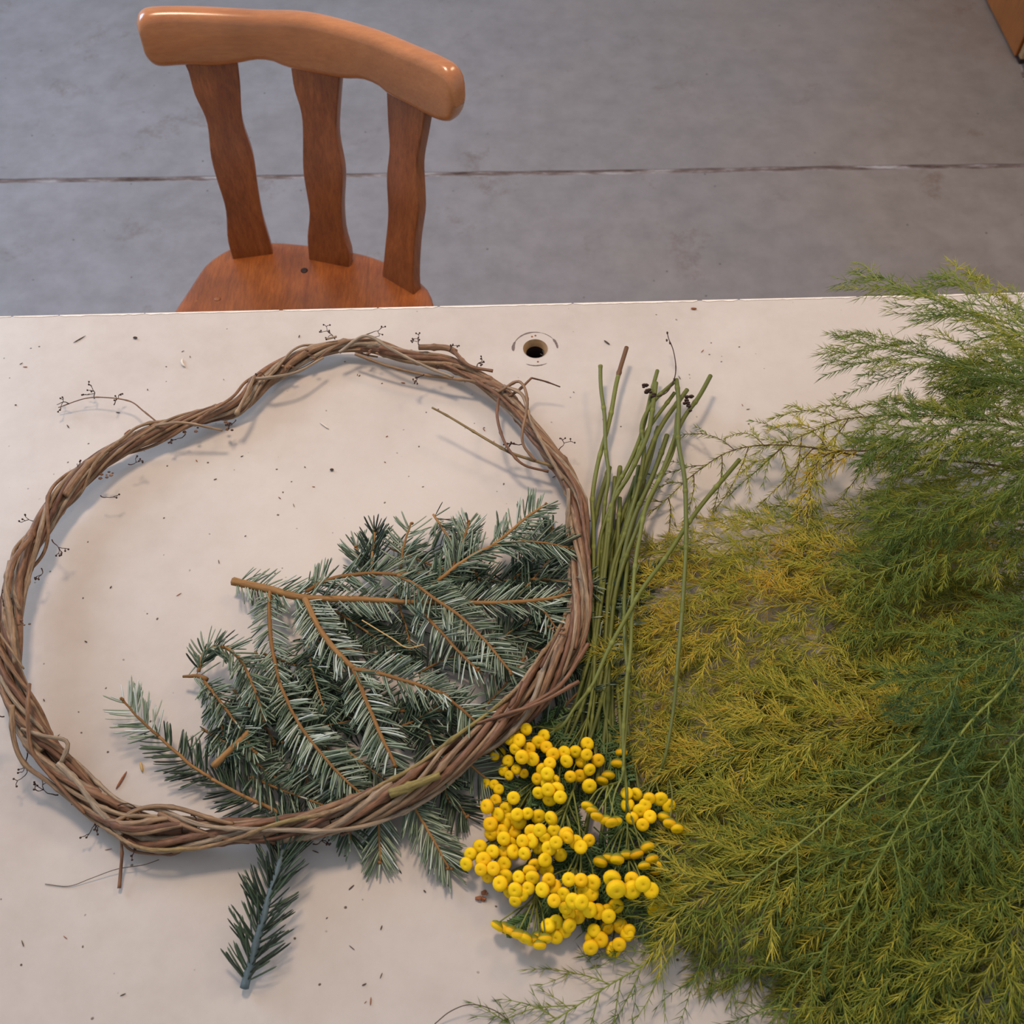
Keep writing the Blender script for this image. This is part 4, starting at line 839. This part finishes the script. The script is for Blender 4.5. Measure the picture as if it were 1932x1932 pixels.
FR = [
 # yellow fronds, tips at left, top to bottom
 dict(label='wiry brown-stemmed fern frond with hanging tips, uppermost of the yellow fronds', pts=[(2000,905,60),(1850,875,55),(1660,863,48),(1480,840,44),(1380,850,38),(1310,895,26),(1230,965,8)], nside=26, slen=.075, hue=.5, per=3, gap=.005, sub=1, stem_v=1., ang=1.15, cl=.0085, droop=1.0, stem_r=.0013),
 dict(label='yellowing fern frond arching just above the brown-stemmed one', pts=[(2000,830,80),(1850,790,70),(1700,785,60),(1600,790,50),(1500,830,40),(1440,880,26)], nside=22, slen=.07, hue=.62, per=4, sub=1, stem_v=.9, ang=1.1, droop=1.0),
 dict(label='olive fern frond reaching left to the bent tansy stem', pts=[(2000,1010,45),(1800,990,40),(1600,985,34),(1450,1010,28),(1330,1030,20),(1215,1050,9)], nside=30, slen=.075, hue=.52, sub=2, stem_v=.6, droop=.8),
 dict(label='bright yellow fern frond, tip left of the bent tansy stem', pts=[(2000,1080,40),(1800,1060,38),(1600,1050,34),(1450,1070,28),(1300,1110,22),(1165,1180,12)], nside=32, slen=.08, hue=.72, cl=.012, sub=2, stem_v=.5),
 dict(label='golden fern frond whose tip crosses the tansy stems', pts=[(1990,1170,40),(1800,1130,38),(1600,1130,34),(1420,1150,30),(1280,1190,24),(1160,1270,12)], nside=32, slen=.075, hue=.66, cl=.012, sub=2),
 dict(label='yellow fern frond with drooping tip beside the bunch of stems', pts=[(1990,1250,36),(1800,1200,34),(1620,1200,30),(1450,1230,24),(1300,1300,18),(1180,1420,9)], nside=28, slen=.07, hue=.62, cl=.011, sub=2),
 dict(label='golden-green fern frond ending above the right hand flowers', pts=[(2000,1330,45),(1820,1290,42),(1650,1290,38),(1480,1320,32),(1340,1360,24),(1250,1430,12)], nside=30, slen=.08, hue=.60, cl=.0125, sub=2),
 dict(label='long yellow fern frond in the middle of the heap, tip by the flowers', pts=[(2000,1400,55),(1820,1370,52),(1640,1370,48),(1480,1400,40),(1360,1440,32),(1280,1500,22)], nside=30, slen=.08, hue=.60, cl=.0125, sub=2),
 dict(label='dull yellow fern frond touching the side-on flowers', pts=[(1990,1500,60),(1800,1490,58),(1620,1500,52),(1470,1530,42),(1350,1570,30),(1280,1620,20)], nside=30, slen=.08, hue=.54, cl=.012, sub=2),
 dict(label='olive fern frond resting on the nearest large flowers', pts=[(1990,1580,60),(1800,1590,60),(1620,1610,56),(1450,1650,46),(1340,1690,40),(1240,1730,30)], nside=30, slen=.075, hue=.56, cl=.012, sub=2),
 dict(label='dark olive fern frond low in the heap, tip right of the lowest flowers', pts=[(1990,1680,45),(1820,1700,42),(1650,1710,38),(1500,1730,30),(1390,1760,20),(1320,1790,8)], nside=24, slen=.08, hue=.46, sub=2),
 dict(label='long thin green fern frond reaching to the bottom edge under the flowers', pts=[(2020,1180,110),(1840,1310,95),(1700,1430,80),(1560,1550,64),(1420,1660,46),(1340,1732,34),(1250,1800,22),(1150,1858,14),(1040,1925,8),(960,1960,5)], nside=44, slen=.075, hue=.28, per=3, gap=.0065, sub=1, stem_r=.0026, stem_v=.3, cl=.0095),
 dict(label='second green-stemmed fern frond on top of the heap, slanting to the lower left', pts=[(2020,1150,130),(1900,1290,112),(1810,1390,98),(1729,1506,84),(1660,1620,70),(1600,1730,55),(1500,1860,30),(1440,1960,12)], nside=36, slen=.085, hue=.26, sub=2, stem_r=.0022, stem_v=.25, per=4, cl=.0095),
 # lower right mass
 dict(label='olive fern frond hanging toward the bottom right, inner one', pts=[(2050,1300,90),(1940,1450,85),(1850,1580,75),(1780,1700,60),(1720,1820,45),(1680,1950,25)], nside=34, slen=.09, hue=.42, cl=.012, sub=3),
 dict(label='yellow-green fern frond at the bottom right edge', pts=[(2080,1450,95),(2000,1600,85),(1930,1720,75),(1860,1840,60),(1810,1990,35)], nside=32, slen=.09, hue=.46, cl=.012, sub=3),
 dict(label='fern frond trailing straight down to the bottom edge, right of the bare table', pts=[(1960,1400,75),(1820,1530,68),(1720,1650,58),(1640,1770,42),(1580,1880,26),(1540,1980,12)], nside=36, slen=.085, hue=.50, cl=.0115, sub=3),
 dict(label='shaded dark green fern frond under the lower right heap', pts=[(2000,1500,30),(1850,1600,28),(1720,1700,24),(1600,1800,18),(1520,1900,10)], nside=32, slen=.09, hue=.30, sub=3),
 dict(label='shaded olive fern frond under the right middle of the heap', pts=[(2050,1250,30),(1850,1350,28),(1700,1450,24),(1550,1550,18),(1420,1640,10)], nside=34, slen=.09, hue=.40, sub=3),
 dict(label='brown-tinged fern frond deep in the heap at the right edge', pts=[(2050,1150,35),(1900,1200,32),(1760,1270,28),(1600,1330,22),(1450,1420,12)], nside=32, slen=.09, hue=.55, sub=3, stem_v=.9),
 # blue green tuft
 dict(label='soft blue-green fern frond on top at the right edge, middle height', pts=[(2060,1130,120),(1960,1180,118),(1870,1230,112),(1790,1290,102),(1730,1360,92)], nside=26, slen=.085, hue=.08, per=6, gap=.0032, cl=.0085, wd=.0004, sub=3, hsd=.06),
 dict(label='soft blue-green fern frond lower right, drooping past the heap', pts=[(2060,1280,115),(1960,1360,110),(1880,1440,102),(1800,1530,90),(1740,1620,75)], nside=26, slen=.08, hue=.14, per=5, gap=.0036, cl=.009, wd=.0004, sub=3, hsd=.06),
 # green upper right fronds, nearer the camera
 dict(label='fresh green fern frond with fine tip pointing left, uppermost over the table', pts=[(2100,800,190),(1980,745,178),(1850,700,160),(1720,668,138),(1590,640,112)], nside=30, slen=.085, hue=.30, per=4, gap=.0046, cl=.011, wd=.00042, sub=2, hsd=.05, ang=.6),
 dict(label='fresh green fern frond overhanging the far table edge, slender tip', pts=[(2100,720,240),(2000,660,228),(1880,610,210),(1760,565,190),(1620,520,165)], nside=26, slen=.075, hue=.28, per=3, gap=.0055, cl=.012, wd=.0004, sub=2, hsd=.05, ang=.6),
 dict(label='pale green fern frond nearest the camera at the top right corner of table', pts=[(2100,760,285),(2010,680,275),(1930,620,262),(1850,560,248),(1795,515,235)], nside=24, slen=.08, hue=.34, per=4, gap=.005, cl=.012, wd=.0004, sub=2, hsd=.05),
 dict(label='dense green fern frond at the right edge below the uppermost ones', pts=[(2100,860,210),(1980,830,195),(1870,810,175),(1760,800,150),(1640,810,120),(1560,840,95)], nside=34, slen=.09, hue=.30, per=6, gap=.0038, cl=.010, wd=.00042, sub=3, hsd=.06),
 dict(label='dense green fern frond curling down along the right edge', pts=[(2100,920,180),(1980,900,165),(1880,900,150),(1780,920,125),(1680,960,95),(1600,1010,70)], nside=34, slen=.09, hue=.33, per=6, gap=.0038, cl=.010, wd=.00042, sub=3, hsd=.06),
 dict(label='green fern frond between the green mass and the yellow fronds', pts=[(2100,1000,140),(1980,980,130),(1870,990,115),(1750,1020,92),(1640,1060,70),(1540,1100,52)], nside=34, slen=.085, hue=.36, per=5, gap=.004, cl=.0105, wd=.00042, sub=3, hsd=.06),
 dict(label='fuzzy green fern frond at the right edge above the table corner', pts=[(2120,820,150),(2020,760,140),(1930,720,125),(1840,700,105),(1740,700,85)], nside=30, slen=.085, hue=.32, per=5, gap=.0042, cl=.010, wd=.00042, sub=3, hsd=.06),
 dict(label='fern frond filling the right edge below the green mass', pts=[(2100,1080,60),(1980,1110,58),(1860,1130,52),(1720,1150,44),(1600,1180,34)], nside=28, slen=.085, hue=.48, sub=3),
 dict(label='fern frond at the bottom right corner, hanging off the heap', pts=[(2100,1620,60),(1980,1740,55),(1900,1850,45),(1820,1980,30)], nside=26, slen=.09, hue=.44, sub=3),
 dict(label='dense fresh green fern frond at the right edge level with the far table edge', pts=[(2060,720,170),(1975,680,162),(1885,680,150),(1795,700,135),(1715,735,115)], nside=30, slen=.085, hue=.32, per=5, gap=.0042, cl=.010, sub=3, hsd=.06),
 dict(label='short bright yellow fern tassel hanging from the brown-stemmed frond', pts=[(1640,850,52),(1560,856,50),(1532,900,44),(1524,970,34),(1512,1050,24),(1490,1110,18)], nside=18, slen=.03, hue=.74, per=5, cl=.0115, sub=1, stem_v=.9, ang=.6, droop=.6),
 dict(label='lowest green fern frond lying flat under the green mass', pts=[(2100,950,60),(1950,900,60),(1820,890,55),(1700,910,45),(1600,950,35)], nside=32, slen=.09, hue=.38, per=5, gap=.0045, cl=.011, sub=3),
]
for k, f_ in enumerate(FR):
    f_ = dict(f_); yellow = f_['hue'] > .38
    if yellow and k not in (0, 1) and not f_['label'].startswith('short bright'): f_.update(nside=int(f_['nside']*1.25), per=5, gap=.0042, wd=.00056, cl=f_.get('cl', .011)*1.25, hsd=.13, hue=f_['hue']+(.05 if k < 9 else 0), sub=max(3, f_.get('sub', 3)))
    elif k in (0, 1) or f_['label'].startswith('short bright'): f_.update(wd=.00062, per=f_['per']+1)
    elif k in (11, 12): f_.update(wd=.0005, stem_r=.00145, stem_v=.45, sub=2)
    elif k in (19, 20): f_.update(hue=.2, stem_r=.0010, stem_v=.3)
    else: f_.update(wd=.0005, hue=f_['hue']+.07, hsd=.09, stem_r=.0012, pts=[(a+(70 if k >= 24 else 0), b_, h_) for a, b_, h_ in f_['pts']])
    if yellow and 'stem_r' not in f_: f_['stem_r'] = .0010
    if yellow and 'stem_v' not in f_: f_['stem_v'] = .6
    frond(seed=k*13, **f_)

# ------------------------------------------------------------------ small debris on the table
def bit(name, label, cat, px, py, mat, L=.01, a=0, r=.0007, grp=None, curve=0, ):
    g = G(); p = P(px, py, r*1000*.001+.0002); m_ = 6; ts = np.linspace(-.5, .5, m_)
    pts = np.array([p+np.array([math.cos(a)*t*L-math.sin(a)*curve*(t*t-.25)*L, math.sin(a)*t*L+math.cos(a)*curve*(t*t-.25)*L, 0]) for t in ts])
    g.tube(pts, np.array([.3, .9, 1, 1, .8, .3])*r, 5)
    return tag(build(name, g, mat, origin=p), label, cat, grp)
bit('bark_sliver', 'thin reddish-brown bark sliver inside the wreath, above its lower left', 'bark', 229, 1472, BROWNBIT, .017, 1.2, .0011)
bit('bark_sliver', 'pale tan wood flake left of the bark sliver, inside the wreath', 'bark', 267, 1447, STRAW, .010, -1.2, .0013)
bit('wood_shaving', 'small white curled shaving above the wreath near the chair', 'shaving', 347, 684, PALEBIT, .013, -1.2, .0016, curve=.6)
bit('wood_shaving', 'thin pale shaving in the empty middle of the wreath', 'shaving', 612, 803, PALEBIT, .014, -.7, .0009)
bit('seed', 'tiny dark oval seed near the table edge, left of the white shaving', 'seed', 255, 637, CRUMB, .005, 0, .0014)
bit('dry_stalk', 'short grey-brown stalk piece near the table edge at far left', 'stalk', 150, 640, CRUMB, .016, .75, .0006)
bit('dry_stalk', 'short dry stalk piece just above the wreath at left', 'stalk', 240, 815, BROWNBIT, .009, .9, .0009)
bit('dry_leaf_scrap', 'split grey-green leaf scrap above the tansy stem ends', 'leaf', 1145, 646, CRUMB, .009, -.8, .0009)
bit('dry_leaf_scrap', 'brown flake near the far table edge right of the hole', 'leaf', 1309, 582, BROWNBIT, .007, -.1, .0012)
bit('seed', 'dark round crumb in the empty middle of the wreath', 'seed', 626, 886, CRUMB, .004, 0, .0014)
g = G(); p0 = P(910, 1690, .001); random.seed(5)
for _ in range(8): g.blob(p0+np.array([random.uniform(-.004, .004), random.uniform(-.004, .004), random.uniform(0, .002)]), random.uniform(.0014, .0026), seg=5, sq=(1, .8, .4))
tag(build('bark_crumb', g, BROWNBIT, origin=p0, smooth=False), 'crumbly brown bark piece on the table left of the flowers', 'bark')
g = wtwig([(85,1668,1),(130,1672,1),(170,1658,3),(220,1640,5),(270,1632,6),(300,1622,6)], .00028, .00035, .5, knots=False); tag(build('fibre', g, CRUMB, origin=P(85,1668)), 'fine hair-like plant fibre below the wreath at lower left', 'fibre')
g = wtwig([(820,1932,3),(850,1908,8),(888,1895,10),(930,1905,9),(960,1925,6)], .0004, .0004, .5, knots=False); tag(build('fibre', g, CRUMB, origin=P(850,1908)), 'fine curved plant stalk at the bottom edge, left of the fern', 'fibre')
g = wtwig([(683,1170,44),(740,1205,46),(768,1222,46),(800,1216,46)], .0006, .0006, .5, knots=False); tag(build('straw', g, STRAW, origin=P(683,1170,.04)), 'thin pale straw lying across the fir needles in mid pile', 'straw')
random.seed(31)
def free(px, py):
    if px > 1100 and py > 850+(1100-px)*.2: return False
    if 200 < px < 1110 and 900+ (0 if px > 600 else 250) < py < 1560: return False
    return True
k = 0
while k < 70:
    px, py = random.uniform(10, 1600), random.uniform(620, 1900)
    if py > 1560 and px > 840: continue
    if not free(px, py): continue
    bit('plant_crumb', 'tiny dark plant crumb scattered on the bare tabletop', 'crumb', px, py, random.choice([CRUMB, CRUMB, BROWNBIT]), random.uniform(.0018, .006), random.uniform(0, PI), random.uniform(.0003, .0006), 'plant crumbs scattered on the table'); k += 1
for o in bpy.data.objects:
    if '_org' in o.keys(): del o['_org']
tot = sum(len(o.data.polygons) for o in bpy.data.objects if o.type == 'MESH'); print('POLYS', tot, 'OBJS', len(bpy.data.objects))
